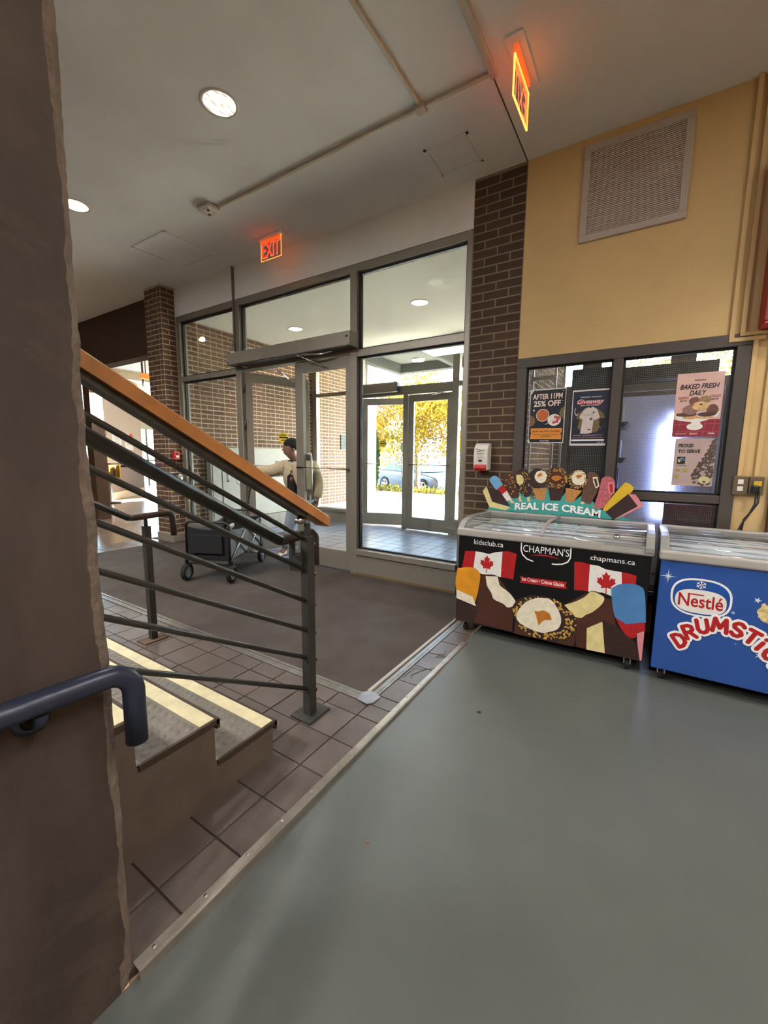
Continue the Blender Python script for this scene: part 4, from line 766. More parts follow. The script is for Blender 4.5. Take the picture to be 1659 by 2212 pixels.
def freezer(label, x0, x1, y0, slope, panel_mat):
    t = thing('ice_cream_freezer', label, 'freezer', ((x0+x1)/2, y0+.3, 0)); yb = y0+.64
    F = lambda x: y0+slope*(x-x0)
    q = MB(); q.prism([(x0, F(x0), .08), (x1, F(x1), .08), (x1, F(x1)+.035, .08), (x0, F(x0)+.035, .08)], (0, 0, .645)); fr = q.build('front_panel', panel_mat, t, .006)
    q = MB(); q.box((x0, y0+.03, .08), (x0+.04, yb, .76)); q.box((x1-.04, y0+.03, .08), (x1, yb, .76)); q.box((x0, yb-.04, .08), (x1, yb, .80)); q.box((x0, y0+.03, .08), (x1, yb, .40)); q.build('cabinet', P_black, t)
    q = MB(); q.box((x0+.04, y0+.035, .40), (x1-.04, y0+.05, .74)); q.box((x0+.04, yb-.055, .40), (x1-.04, yb-.04, .78)); q.box((x0+.04, y0+.035, .40), (x0+.055, yb-.04, .76)); q.box((x1-.055, y0+.035, .40), (x1-.04, yb-.04, .76)); q.box((x0+.04, y0+.04, .395), (x1-.04, yb-.04, .405)); q.build('liner', M_liner, t)
    q = MB(); q.prism([(x0-.012, F(x0)-.015, .722), (x1+.012, F(x1)-.015, .722), (x1+.012, F(x1)+.05, .722), (x0-.012, F(x0)+.05, .722)], (0, 0, .056)); q.build('front_rim', M_rimg, t, .014, 3)
    prof = [(0.0, .775), (.03, .803), (.07, .824), (.14, .838), (.24, .845), (.38, .842), (.62, .832)]
    for xa, xb, nm in ((x0-.01, x0+.035, 'end_cap'), (x1-.035, x1+.01, 'end_cap')):
        q = MB(); pts = [(y0+a, z) for a, z in prof]+[(y0+.62, .77), (y0, .745)]; q.prism([(xa, a, z) for a, z in pts], (xb-xa, 0, 0)); q.build(nm, mat('clear_plastic_cap', '#b4b4b0', .22, metal=.5), t, .004)
    q = MB()
    for k in range(len(prof)-1):
        (a, z), (b, w) = prof[k], prof[k+1]; q.add([(x0+.035, y0+a, z-.004), (x1-.035, y0+a, z-.004), (x1-.035, y0+b, w-.004), (x0+.035, y0+b, w-.004)], [(0, 1, 2, 3)], True)
    lid = q.build('glass_lid', M_lid, t); sm = lid.modifiers.new('solid', 'SOLIDIFY'); sm.thickness = .004
    q = MB(); xm = (x0+x1)/2-.02; q.tube([(xm, y0+a, z+.002) for a, z in prof], .010, 8); q.tube([(xm+.05, y0+a, z+.0) for a, z in prof[1:3]], .006, 8); q.build('lid_divider', M_rimg, t)
    q = MB(); q.lathe((xm+.42, y0+.055, .812), [(.018, 0), (.018, .01), (.012, .014), (0, .014)], 16, (0, -.55, .83)); q.build('lid_lock', M_steel, t)
    part('led_bar', (x0+.06, y0+.052, .715), (x1-.06, y0+.060, .735), mat('freezer_led', '#ffffff', .4, emis='#eef3ff', estr=2.5), t)
    part('back_rail', (x0-.01, yb-.03, .79), (x1+.01, yb+.02, .836), M_rimg, t, .006)
    for cx in (x0+.055, x1-.075):
        for cyy in (y0+.07, yb-.08):
            q = MB(); q.cyl((cx-.012, cyy, .034), (cx+.012, cyy, .034), .034, 18); w = q.build('caster', M_rubber, t)
            q = MB(); q.box((cx-.02, cyy-.015, .034), (cx-.014, cyy+.03, .08)); q.box((cx+.014, cyy-.015, .034), (cx+.02, cyy+.03, .08)); q.box((cx-.02, cyy-.02, .072), (cx+.02, cyy+.03, .08)); q.build('fork', M_steel, w)
    return t, fr
f1, fr1 = freezer('black-wrapped ice cream chest freezer with flag prints beside the carpet', -1.115, .057, 2.767, .021, P_black)
p1 = Panel((-1.115, 2.767, .08), (1, .021, 0), (0, 0, 1)); p1.o = p1.o+p1.n*.0008
def soft(pts, n_=4):
    out = []; k_ = len(pts)
    for i in range(k_):
        p0, p1_, p2_, p3 = [Vector(pts[(i+d_) % k_]) for d_ in (-1, 0, 1, 2)]
        sharp = (p1_-p0).normalized().dot((p2_-p1_).normalized()) < .25 or (p2_-p1_).normalized().dot((p3-p2_).normalized()) < .25
        for j in range(n_):
            t_ = j/n_
            out.append(tuple(p1_.lerp(p2_, t_)) if sharp else tuple(.5*((2*p1_)+(p2_-p0)*t_+(2*p0-5*p1_+4*p2_-p3)*t_*t_+(3*p1_-p0-3*p2_+p3)*t_**3)))
    return out
def pr(key, mt, lev, name='print'):
    q = MB(); p1.poly(q, soft(F1[key]), lev); return q.build(name, mt, f1)
pr('flag1_l', P_red, 1, 'flag_band'); pr('flag1_w', P_white, 1, 'flag_band'); pr('flag1_r', P_red, 1, 'flag_band')
pr('flag2_l', P_red, 1, 'flag_band'); pr('flag2_w', P_white, 1, 'flag_band'); pr('flag2_r', P_red, 1, 'flag_band')
for c, w, h, rot in (((.213, .458), .098, .125, .0), ((.953, .45), .105, .135, .06)):
    q = MB(); pts = [(c[0]+(x*w)*math.cos(rot)-y*h*math.sin(rot), c[1]+y*h*math.cos(rot)+x*w*math.sin(rot)) for x, y in LEAF]; p1.poly(q, pts, 2); q.build('maple_leaf', P_red, f1)
pr('choc_l', P_choc, 2, 'chocolate_print'); pr('van_l', P_van, 3, 'vanilla_print'); pr('choc_r', P_choc, 2, 'chocolate_print'); pr('van_r', P_yvan, 3, 'vanilla_print')
pr('orange', P_orange, 3, 'orange_pop_print'); pr('sand_w', P_van, 4, 'sandwich_print'); pr('wafer_l', P_dark, 4, 'wafer_print'); pr('sandr_w', P_yvan, 4, 'sandwich_print'); pr('wafer_r', P_dark, 4, 'wafer_print')
pr('blue', P_blue, 4, 'rocket_pop_print'); pr('red', P_red, 4, 'rocket_pop_print'); pr('pink', P_pink, 5, 'rocket_pop_print')
q = MB(); p1.poly(q, [(.425, .0), (.80, .0), (.81, .1), (.735, .262), (.43, .2)], 2); q.build('chocolate_print', P_choc, f1)
q = MB(); p1.ell(q, (.608, .150), .203, .150, 5, -.12, 36, .03); q.build('cookie_print', P_dark, f1)
q = MB(); rnd = random.Random(2)
for i in range(170):
    a = rnd.uniform(0, 6.283); r_ = rnd.uniform(.70, 1.0); c = (.608+.197*r_*math.cos(a), .150+.145*r_*math.sin(a)); p1.ell(q, c, rnd.uniform(.006, .012), rnd.uniform(.004, .008), 6, rnd.uniform(0, 3), 6, .2)
o_ = q.build('nut_print', P_nut, f1); o_['kind'] = 'stuff'
pr('van_c', P_van, 7, 'vanilla_print'); pr('caramel', P_caramel, 8, 'caramel_print')
q = MB()
for (cx_, cy_) in [(.03, .10), (.07, .09), (.105, .08), (.04, .05), (.085, .04)]+[(1.0+.035*i+.012*(j % 2), .16-.033*i-.042*j) for i in range(5) for j in range(3) if .16-.033*i-.042*j > .02]: p1.ell(q, (cx_, cy_), .007, .005, 5, 0, 8)
o_ = q.build('wafer_holes', colm('hole', '#1f1210'), f1); o_['kind'] = 'stuff'
q = MB(); p1.line(q, [(.441, .638), (.441, .59), (.452, .56), (.48, .535), (.521, .523)], .008, 2); q.build('shield_outline', P_txt, f1); q = MB(); p1.line(q, [(.744, .638), (.744, .575), (.73, .548), (.70, .53), (.66, .523), (.64, .523)], .008, 2); q.build('shield_outline', P_txt, f1)
q = MB(); p1.text(q, "CHAPMAN'S", .454, .582, .282, 3, bold=0, height=.048); q.build('lettering', P_txt, f1); pr('swoosh', P_red, 3, 'swoosh'); pr('ribbon', P_red, 3, 'ribbon')
q = MB(); p1.text(q, 'Ice Cream \u2022 Cr\u00e8me Glac\u00e9e', .457, .384, .262, 4, bold=.012, height=.026); q.build('lettering', P_txt, f1)
q = MB(); p1.text(q, 'kidsclub.ca', .116, .592, .205, 3, height=.036); q.build('lettering', P_txt, f1); q = MB(); p1.text(q, 'chapmans.ca', .857, .582, .236, 3, height=.040); q.build('lettering', P_txt, f1)

P_fblue = colm('freezer_blue', '#2b5199', .35, .06, 3)
f2, fr2 = freezer('blue-wrapped ice cream chest freezer below the power outlets', .101, 1.35, 2.752, -.0, P_fblue)
p2 = Panel((.101, 2.752, .08), (1, 0, 0), (0, 0, 1)); p2.o = p2.o+p2.n*.0008
def se(c, rx, ry, n_=40, e=.78, skew=0.): return [(c[0]+rx*math.copysign(abs(math.cos(t))**e, math.cos(t)), c[1]+ry*math.copysign(abs(math.sin(t))**e, math.sin(t))+skew*rx*math.copysign(abs(math.cos(t))**e, math.cos(t))) for t in [2*math.pi*i/n_ for i in range(n_)]]
q = MB(); p2.poly(q, se((.193, .455), .134, .106), 1); q.build('oval_border', P_txt, f2)
q = MB(); p2.poly(q, se((.193, .455), .124, .096), 2); q.build('oval_logo', colm('logo_blue', '#1f4f9e', .35, .1, 8), f2)
q = MB(); p2.poly(q, se((.193, .433), .112, .066, e=.72), 3); q.build('oval_plate', P_white, f2)
q = MB(); p2.text(q, 'Nestl\u00e9', .096, .402, .196, 4, bold=.018, height=.072); p2.line(q, [(.137, .471), (.205, .471)], .007, 4); q.build('lettering', P_red, f2)
q = MB()
for k in range(6):
    a = k*math.pi/3+.52; c = (.190, .527); p2.line(q, [(c[0]+.004*math.cos(a), c[1]+.004*math.sin(a)), (c[0]+.022*math.cos(a), c[1]+.022*math.sin(a))], .0035, 3)
    for s in (-1, 1): p2.line(q, [(c[0]+.013*math.cos(a), c[1]+.013*math.sin(a)), (c[0]+.019*math.cos(a+.35*s), c[1]+.019*math.sin(a+.35*s))], .003, 3)
q.build('snowflake', P_txt, f2)
def star(c, r, lev, n_=4, thin=.12, rot=0.):
    q = MB(); pts = []
    for i in range(2*n_): a = math.pi*i/n_+rot; rr_ = r if i % 2 == 0 else r*thin; pts.append((c[0]+rr_*math.cos(a), c[1]+rr_*math.sin(a)))
    p2.poly(q, pts, lev); return q.build('star', colm('star_white', '#cfe3ef', .4), f2)
star((.040, .552), .042, 1); star((.040, .552), .026, 2, rot=.785); star((.424, .488), .017, 1, 5, .35); star((.458, .196), .02, 1, 5, .3); star((.36, .235), .008, 1)
STK = {'D': [[(-.4, -.5), (-.4, .5), (0, .5), (.35, .3), (.42, 0), (.35, -.3), (0, -.5), (-.4, -.5)]], 'R': [[(-.4, -.5), (-.4, .5), (.1, .5), (.35, .36), (.35, .12), (.1, -.03), (-.35, -.03)], [(0, -.03), (.42, -.5)]],
       'U': [[(-.42, .5), (-.42, -.2), (-.25, -.43), (0, -.5), (.25, -.43), (.42, -.2), (.42, .5)]], 'M': [[(-.56, -.5), (-.45, .5), (0, -.2), (.45, .5), (.56, -.5)]], 'S': [[(.4, .33), (.15, .5), (-.15, .5), (-.4, .3), (-.3, .1), (.28, -.1), (.4, -.3), (.15, -.5), (-.15, -.5), (-.42, -.33)]],
       'T': [[(-.46, .45), (.46, .45)], [(0, .45), (0, -.5)]], 'I': [[(0, .12), (0, -.5)], [(0, .44), (0, .46)]], 'C': [[(.4, .35), (.15, .5), (-.15, .48), (-.4, .2), (-.42, -.15), (-.2, -.45), (.12, -.5), (.4, -.35)]], 'K': [[(-.4, -.5), (-.4, .5)], [(.4, .5), (-.3, 0), (.42, -.5)]]}
for ch, (cx_, cy_), rot in (('D', (.121, .198), .62), ('R', (.160, .256), .46), ('U', (.215, .300), .24), ('M', (.288, .322), -.02), ('S', (.362, .316), -.22), ('T', (.422, .292), -.42), ('I', (.462, .262), -.55), ('C', (.503, .222), -.72), ('K', (.550, .160), -.9)):
    for nm, mt, lev, sw in (('letter_outline', P_txt, 5, .044), ('letter', P_red, 7, .020)):
        q = MB(); hh_ = 0.
        for st_ in STK[ch]:
            pts = [(cx_+x*.052*math.cos(rot)-y*.070*math.sin(rot), cy_+x*.052*math.sin(rot)+y*.070*math.cos(rot)) for x, y in st_]
            for a_, b_ in zip(pts[:-1], pts[1:]):
                d_ = Vector(b_)-Vector(a_); d_.normalize(); n2 = Vector((-d_.y, d_.x))*sw/2; A_, B_ = Vector(a_), Vector(b_); hh_ += 2.5e-5; q.add([p2.at(v_[0], v_[1], .0006*lev+hh_) for v_ in (A_-n2, B_-n2, B_+n2, A_+n2)], [(0, 1, 2, 3)])
            for c_ in pts: hh_ += 2.5e-5; q.add([p2.at(c_[0]+sw/2*math.cos(k_*.4488), c_[1]+sw/2*math.sin(k_*.4488), .0006*lev+hh_) for k_ in range(14)], [list(range(14))])
        q.build(nm, mt, f2)
q = MB(); p2.ell(q, (.50, .425), .072, .055, 1, 0, 26, .08); q.build('nut_cone_print', colm('cone_top', '#d2b878', .5, .3, 40), f2)
q = MB()
for i in range(40): p2.ell(q, (.50+rnd.uniform(-.065, .065), .425+rnd.uniform(-.05, .05)), .011, .008, 2, rnd.random()*3, 7, .2)
o_ = q.build('nut_print', colm('nut_pale', '#e3cf98', .5, .2, 60), f2); o_['kind'] = 'stuff'
q = MB(); p2.ell(q, (.335, .402), .008, .008, 1, 0, 16); q.build('registered_mark', colm('grey', '#8fa4c4'), f2)
q = MB(); pp = Panel((.101, 2.752-.0165, .08), (1, 0, 0), (0, 0, 1)); pp.text(q, 'Hiron', .044, .637, .04, 0, bold=.02, height=.010); q.build('lettering', P_text, f2)
# frozen goods lying in the freezers
PK = [colm('pack_white', '#e6e8ee', .8, .12, 14), colm('pack_blue', '#d4dbe6', .8, .15, 14), colm('pack_pink', '#e6d9de', .8, .15, 14), colm('pack_pale', '#e6e3de', .8, .12, 14)]
for nm, xs0, x_w, y0 in (('black', -1.055, .21, 2.83), ('blue', .162, .2255, 2.83)):
    for i in range(5):
        for j in range(2):
            h = .655+.03*rnd.random(); x = xs0+i*x_w; y = y0+j*.245; e = x_w-.004
            q = MB(); q.prism([(x, y, .406), (x+e, y, .406), (x+e, y+.24, .406), (x, y+.24, .406)], (0, 0, h-.406))
            tag(q.build('ice_cream_box', PK[(i*2+j+(i > 2)) % 4], None, .006, 2), '%s frosted ice cream box in the %s row of the %s-wrapped freezer' % (('leftmost', 'second', 'middle', 'fourth', 'rightmost')[i], ('front', 'back')[j], nm), 'box', 'ice cream boxes in the %s freezer' % nm)
# cut-out sign behind the first freezer
sg = thing('ice_cream_sign', 'teal cut-out sign with painted cones and pops standing behind the black freezer', 'sign', (-.6, 3.45, .80))
ps = Panel((-1.175, 3.45, .80), (1, 0, 0), (0, 0, 1))
def sgn(pts, mt, lev, name, thick=True):
    q = MB(); pts = soft([tuple(v_) for v_ in pts]) if name in ('nut_bar', 'pink_bar', 'yellow_pop', 'rocket_pop', 'bite', 'banner') else pts
    if thick: q.prism([ps.at(a, b, .0005*lev) for a, b in pts], (0, .006, 0))
    else: ps.poly(q, pts, lev)
    return q.build(name, mt, sg)
# prints are stacked outwards; bottom edge rests on the freezer's back rail
teal = [(.043, .036)]+SG['arc']+[(1.112, .036)]
teal = [(a, max(b, .036)) for a, b in teal]
sgn([(.18, .10), (.30, .2), (.36, .26), (.40, .15), (.45, .17), (.53, .26), (.56, .17), (.60, .15), (.68, .26), (.72, .16), (.78, .22), (.9, .10), (.95, .04), (.1, .04)], P_teal, 0, 'backing')
for key, mt, nm in (('nut1', P_choc, 'nut_bar'), ('nut2', P_dark, 'nut_bar'), ('c1cone', P_cone, 'cone'), ('c2cone', P_dark, 'cone'), ('c3cone', P_cone, 'cone'), ('nut3', colm('nut_choc', '#5e4030', .5, .45, 70), 'nut_bar'), ('pinkp', colm('pink_crunch', '#b8606a', .5, .45, 70), 'pink_bar')): sgn(SG[key], mt, 3, nm)
def ells(key, mt, lev, nm, jit=0., squash=1.):
    c, a, b = SG[key]; q = MB(); n_ = 30; rx = a[0]-c[0]; ry = b[1]-c[1]; pts = []
    for i in range(n_): t = 2*math.pi*i/n_; k_ = 1+rnd.uniform(-jit, jit); pts.append((c[0]+rx*k_*math.cos(t), c[1]+ry*k_*math.sin(t)*squash))
    return sgn(pts, mt, lev, nm)
ells('c1ball', P_dark, 5, 'scoop'); ells('c1van', P_van, 7, 'scoop_filling', .05); ells('c2ball', P_choc, 5, 'scoop', .03); ells('c3ball', P_dark, 5, 'scoop', .03); ells('c3van', P_van, 7, 'scoop_filling', .05)
for (c, r_) in (((.450, .345), .018), ((.575, .325), .03), ((.735, .345), .018)):
    q = MB(); ps.ell(q, c, r_*1.2, r_*.7, 10, .2, 12, .25); q.build('caramel', P_caramel, sg)
q = MB()
for c, rx, ry, n_, lo in (((.579, .328), .08, .08, 70, .65), ((.727, .32), .066, .068, 50, .75), ((.215, .26), .05, .09, 28, 0), ((.335, .28), .045, .1, 30, 0)):
    for i in range(n_): a = rnd.uniform(0, 6.283); r_ = math.sqrt(rnd.uniform(lo*lo, 1)); ps.ell(q, (c[0]+rx*r_*math.cos(a), c[1]+ry*r_*math.sin(a)), .006, .0045, 9, a, 6, .2)
o_ = q.build('nuts', P_nut, sg); o_['kind'] = 'stuff'
sgn(SG['bite2'], P_yvan, 9, 'bite'); sgn(SG['bite3'], P_van, 9, 'bite'); sgn([(.836, .330), (.853, .333), (.868, .28), (.855, .272)], P_choc, 11, 'bite_core'); sgn(SG['bitep'], P_pink, 9, 'bite'); sgn([(.940, .293), (.961, .30), (.969, .24), (.953, .227)], P_red, 11, 'bite_core')
sgn(SG['rocket_b'], P_lblue, 5, 'rocket_pop'); sgn(SG['rocket_r'], P_red, 5, 'rocket_pop'); sgn(SG['rocket_w'], P_white, 5, 'rocket_pop')
for k_, (x_, z_, r_) in enumerate(((.239, .118, -.9), (.303, .15, -.3), (.372, .145, -.15), (.778, .155, .5), (.845, .105, .6), (.915, .09, .7))):
    d_ = Vector((math.sin(r_), math.cos(r_))); n2 = Vector((d_.y, -d_.x))*.010; c_ = Vector((x_, z_)); sgn([c_-n2-d_*.03, c_+n2-d_*.03, c_+n2+d_*.02, c_-n2+d_*.02], colm('stick', '#e0c48c', .6), 2, 'stick')
sgn(teal, P_teal, 7, 'banner')
sgn(SG['sandL_w'], P_yvan, 9, 'sandwich'); sgn(SG['sandL'], P_dark, 10, 'sandwich'); sgn(SG['yel'], P_yel, 9, 'yellow_pop'); sgn([(1.067, .23), (1.112, .227), (1.166, .151), (1.04, .062), (.99, .036), (1.13, .145)], P_pink, 11, 'sandwich'); sgn([(.931, .088), (1.067, .23), (1.132, .145), (.985, .036)], P_dark, 12, 'sandwich')
q = MB(); ps.text(q, 'REAL ICE CREAM', .268, .050, .632, 15, bold=.035, height=.058, arc=.0); 
for v in q.v: a_ = (v.x+1.175-.584)/.316; v.z += .022*(1-a_*a_)-.006*a_
q.build('lettering', P_txt, sg)
# ------------------------------------------------------------------ shop window, posters, shop interior
w5 = MB(); w5.box((-.966, 3.53, 2.0), (.49, 3.62, 2.076)); win5 = struct(w5.build('window_5', M_bronze, bevel=.003), 'dark bronze framed shop window in the yellow wall')
part('stile', (-.966, 3.53, .22), (-.893, 3.62, 2.0), M_bronze, win5, .003); part('stile', (.417, 3.53, .22), (.49, 3.62, 2.0), M_bronze, win5, .003); part('mullion', (-.277, 3.53, .22), (-.212, 3.62, 2.0), M_bronze, win5, .003)
part('rail', (-.212, 3.535, .985), (.417, 3.615, 1.04), M_bronze, win5, .003); part('rail', (-.893, 3.535, .22), (.417, 3.615, .29), M_bronze, win5, .003)
for (a, b, c, d) in ((-.893, -.277, .29, 2.0), (-.212, .417, .29, .985), (-.212, .417, 1.04, 2.0)):
    part('pane', (a, 3.575, c), (b, 3.580, d), M_wired, win5)
    q = MB(); w = .014
    for (s, t) in (((a, 3.56, c), (b, 3.575, c+w)), ((a, 3.56, d-w), (b, 3.575, d)), ((a, 3.56, c), (a+w, 3.575, d)), ((b-w, 3.56, c), (b, 3.575, d))): q.box(s, t)
    q.build('glazing_bead', M_black, win5)
def poster(label, x0, z0, x1, z1, border, name='poster', tilt=0.):
    t = thing(name, label, 'poster', ((x0+x1)/2, 3.57, z0)); q = MB(); q.box((x0, 3.571, z0), (x1, 3.5735, z1)); q.build('sheet', border, t)
    pn_ = Panel((x0, 3.5705, z0), (1, 0, 0), (0, 0, 1)); return t, pn_, x1-x0, z1-z0
def pol(pn_, pts, lev, mt, t, nm):
    q = MB(); pn_.poly(q, pts, lev); return q.build(nm, mt, t)
def el(pn_, c, rx, ry, lev, mt, t, nm, rot=0., jit=0.):
    q = MB(); pn_.ell(q, c, rx, ry, lev, rot, 24, jit); return q.build(nm, mt, t)
def tx(pn_, s, a, b, w, lev, mt, t, h=None, bold=0., shear=0., center=False):
    q = MB(); pn_.text(q, s, a, b, w, lev, bold=bold, shear=shear, height=h, center=center); return q.build('lettering', mt, t)
def fine(pn_, rows, lev, mt, t):
    q = MB()
    for (a, b, w, h) in rows:
        x = a
        while x < a+w: l = min(rnd.uniform(.008, .02), a+w-x); pn_.poly(q, [(x, b), (x+l*.85, b), (x+l*.85, b+h), (x, b+h)], lev); x += l
    o_ = q.build('fine_print', mt, t); o_['kind'] = 'stuff'
K_navy = colm('navy', '#12141f', .4, .1); K_cream = colm('cream', '#e3d0c0', .5); K_or = colm('ticket_orange', '#d98a2e', .45, .08); K_blk = P_text; K_wht = colm('border_white', '#d9d2ce', .5)
t, pn_, w, h = poster('black poster offering 25% off after 11PM taped to the shop window', -.862, 1.40, -.59, 1.828, K_wht)
pol(pn_, [(.018, .006), (w-.006, .006), (w-.004, h-.008), (.03, h-.008), (.006, h-.04), (.004, .04)], 1, K_navy, t, 'artwork')
tx(pn_, 'AFTER 11PM', .022, h-.078, .225, 2, K_cream, t, .042, .03); tx(pn_, '25% OFF', .032, h-.135, .205, 2, K_cream, t, .046, .03)
el(pn_, (.105, .222), .050, .050, 2, K_cream, t, 'bowl'); el(pn_, (.105, .222), .045, .045, 3, colm('curry', '#c4622a', .5, .3, 60), t, 'food')
el(pn_, (.195, .182), .050, .046, 2, P_white, t, 'plate'); 
for c in ((.205, .205), (.222, .188), (.195, .162), (.215, .168), (.225, .2)): el(pn_, c, .014, .011, 3, colm('sushi_red', '#c0504a', .5, .2, 60), t, 'food', 0, .15)
q = MB(); pn_.line(q, [(.130, .148), (.205, .192)], .005, 4); q.build('chopsticks', colm('stick2', '#c9b2a0'), t)
pol(pn_, [(.005, .13), (.03, .14), (.05, .165), (.045, .2), (.025, .22), (.005, .225)], 2, colm('salad', '#7a5a3a', .5, .4, 60), t, 'food'); pol(pn_, [(w-.006, .19), (w-.03, .2), (w-.042, .235), (w-.03, .27), (w-.006, .285)], 2, colm('greens', '#6f6a3a', .5, .45, 60), t, 'food')
q = MB()
for c, r_ in (((.035, .262), .010), ((w-.022, h-.022), .006), ((w-.02, h-.1), .004)):
    pts = [(c[0]+(r_ if i % 2 == 0 else r_*.45)*math.cos(math.pi*i/5+.3), c[1]+(r_ if i % 2 == 0 else r_*.45)*math.sin(math.pi*i/5+.3)) for i in range(10)]; pn_.poly(q, pts, 2)
o_ = q.build('star', K_cream, t)
pol(pn_, [(.016, .034), (w-.016, .030), (w-.016, .060), (w-.024, .072), (w-.016, .085), (w-.014, .118), (.018, .12), (.018, .09), (.024, .078), (.016, .066)], 2, K_or, t, 'ticket')
tx(pn_, 'Sushi and Hot Entrees', .03, .088, .212, 3, K_blk, t, .017, .015); tx(pn_, '\u2605 While Quantities Last \u2605', .045, .064, .185, 3, K_blk, t, .012, .012); fine(pn_, [(.10, .05, .08, .004)], 3, K_blk, t); tx(pn_, 'Flock Stop', .095, .014, .07, 3, P_txt, t, .012, .02)
t, pn_, w, h = poster('navy giveaway poster with a white jersey taped to the shop window', -.542, 1.378, -.272, 1.80, K_wht)
pol(pn_, [(.008, .016), (w-.016, .016), (w-.010, h-.012), (.006, h-.012)], 1, colm('jersey_navy', '#1c2238', .45, .25, 9), t, 'artwork')
el(pn_, (.135, .19), .10, .095, 2, colm('glow_print', '#6f5a34', .5, .25, 12), t, 'halo_print')
tx(pn_, 'TORONTO \u2022 BLUE JAYS', .055, h-.060, .15, 3, P_txt, t, .010, .01); 
tx(pn_, 'Giveaway', .034, h-.108, .19, 2, colm('give_red', '#b03a40', .45), t, .05, .07, .35); tx(pn_, 'Giveaway', .038, h-.104, .183, 3, colm('give_pink', '#ecc0bc', .45), t, .044, .015, .35); tx(pn_, 'GEAR UP FOR THE SERIES', .06, h-.122, .125, 3, P_txt, t, .008, .01)
pol(pn_, [(.092, .278), (.118, .29), (.130, .282), (.148, .292), (.178, .274), (.2, .21), (.166, .19), (.160, .205), (.152, .098), (.118, .09), (.072, .092), (.082, .2), (.066, .205), (.058, .222)][::-1], 4, colm('jersey', '#cbbdb8', .5, .1, 30), t, 'jersey')
tx(pn_, 'BLUE JAYS', .086, .228, .07, 5, colm('navy2', '#3a4666'), t, .010); pol(pn_, [(.128, .2), (.148, .214), (.152, .2), (.138, .19)], 5, colm('bird', '#2a3558'), t, 'emblem'); pol(pn_, [(.122, .118), (.142, .118), (.142, .126), (.122, .126)], 5, K_blk, t, 'hem_tag'); el(pn_, (.156, .25), .006, .006, 5, K_blk, t, 'badge')
q = MB(); pn_.line(q, [(.028, .285), (.022, .262), (.03, .24), (.038, .232)], .004, 3); pn_.line(q, [(.045, .245), (.04, .23), (.03, .236)], .004, 3); q.build('arrow', K_cream, t)
for c in (.035, .218): el(pn_, (c, .165), .020, .03, 3, colm('shadow_figure', '#15171f', .5), t, 'dark_silhouette'); pol(pn_, [(c-.03, .182), (c+.03, .182), (c+.016, .205), (c-.016, .205)], 4, colm('shadow_figure', '#15171f', .5), t, 'dark_silhouette'); pol(pn_, [(c-.026, .07), (c+.028, .07), (c+.024, .13), (c-.022, .13)], 3, colm('shadow_figure', '#15171f', .5), t, 'dark_silhouette')
fine(pn_, [(.02, .075, .06, .006), (.09, .078, .14, .003), (.09, .072, .09, .003), (.02, .058, .21, .004)], 5, colm('print_pale', '#b08a98'), t); pol(pn_, [(.012, .036), (w-.03, .036), (w-.03, .048), (.012, .048)], 5, P_white, t, 'text_bar'); tx(pn_, 'Flock Stop', w-.075, .022, .045, 5, P_txt, t, .008)
t, pn_, w, h = poster('pink and maroon bakery poster reading baked fresh daily in the shop window', .119, 1.435, .376, 1.86, colm('bakery_pink', '#d8b0a6', .5, .06, 6))
pol(pn_, [(0, 0), (w, 0), (w, .115), (0, .115)], 1, colm('maroon', '#8e2434', .5, .12, 12), t, 'cloth_print')
tx(pn_, 'Flock Stop', .098, h-.052, .062, 2, P_text, t, .012, .015); tx(pn_, 'BAKED FRESH', .02, h-.105, .215, 2, P_text, t, .034, .025, .3); tx(pn_, 'DAILY', .075, h-.148, .095, 2, P_text, t, .034, .025, .3)
for x_, s1, s2, zz_ in ((.018, 'DONUTS', '$1.59', .255), (.19, 'MUFFINS', '$2.49', .258)): pol(pn_, [(x_, zz_), (x_+.055, zz_), (x_+.055, zz_+.015), (x_, zz_+.015)], 2, colm('tag_red', '#a33a44', .5), t, 'price_tag'); tx(pn_, s1, x_+.004, zz_+.003, .047, 3, K_cream, t, .009, .01); tx(pn_, s2, x_+.009, zz_-.016, .037, 3, P_text, t, .011, .02)
pol(pn_, [(.004, .155), (w-.002, .165), (w-.02, .13), (.18, .108), (.15, .098), (.11, .098), (.03, .11), (.012, .125)], 2, P_white, t, 'cake_stand'); pol(pn_, [(.105, .10), (.15, .10), (.155, .085), (.10, .085)], 2, P_white, t, 'cake_stand'); el(pn_, (.123, .068), .045, .024, 3, P_white, t, 'cake_stand')
for c, rx, ry, cl in (((.11, .238), .03, .028, '#7a4a3a'), ((.165, .245), .034, .026, '#9a7a52'), ((.21, .175), .032, .038, '#6a4438'), ((.07, .15), .06, .014, '#5a3a34'), ((.18, .148), .05, .015, '#4a342c'), ((.09, .182), .045, .032, '#8f6a60'), ((.145, .205), .046, .03, '#d9b07a'), ((.095, .132), .045, .016, '#d6a070'), ((.175, .128), .05, .010, '#cfa67c')): el(pn_, c, rx, ry, 4+int(ry*10), colm('bake'+cl[1:], cl, .5, .3, 40), t, 'pastry', 0, .05)
el(pn_, (.145, .215), .009, .005, 9, P_dark, t, 'pastry_hole'); q = MB()
for x_ in (.03, .08, .17, .22): pn_.line(q, [(x_, .003), (x_+.012, .108)], .0015, 2)
for z_ in (.035, .085): pn_.line(q, [(.003, z_), (w-.003, z_)], .0015, 2)
q.build('cloth_lines', colm('cloth_line', '#c46a70'), t); tx(pn_, 'WUSA', w-.058, .016, .036, 4, P_txt, t, .010, .02); fine(pn_, [(.018, .018, .06, .004), (.098, .022, .045, .003), (.098, .015, .045, .003)], 4, K_cream, t)
t, pn_, w, h = poster('proud to serve coffee poster with roasted beans in the shop window', .144, 1.098, .372, 1.422, colm('plank_pink', '#b9a09c', .5, .14, 5))
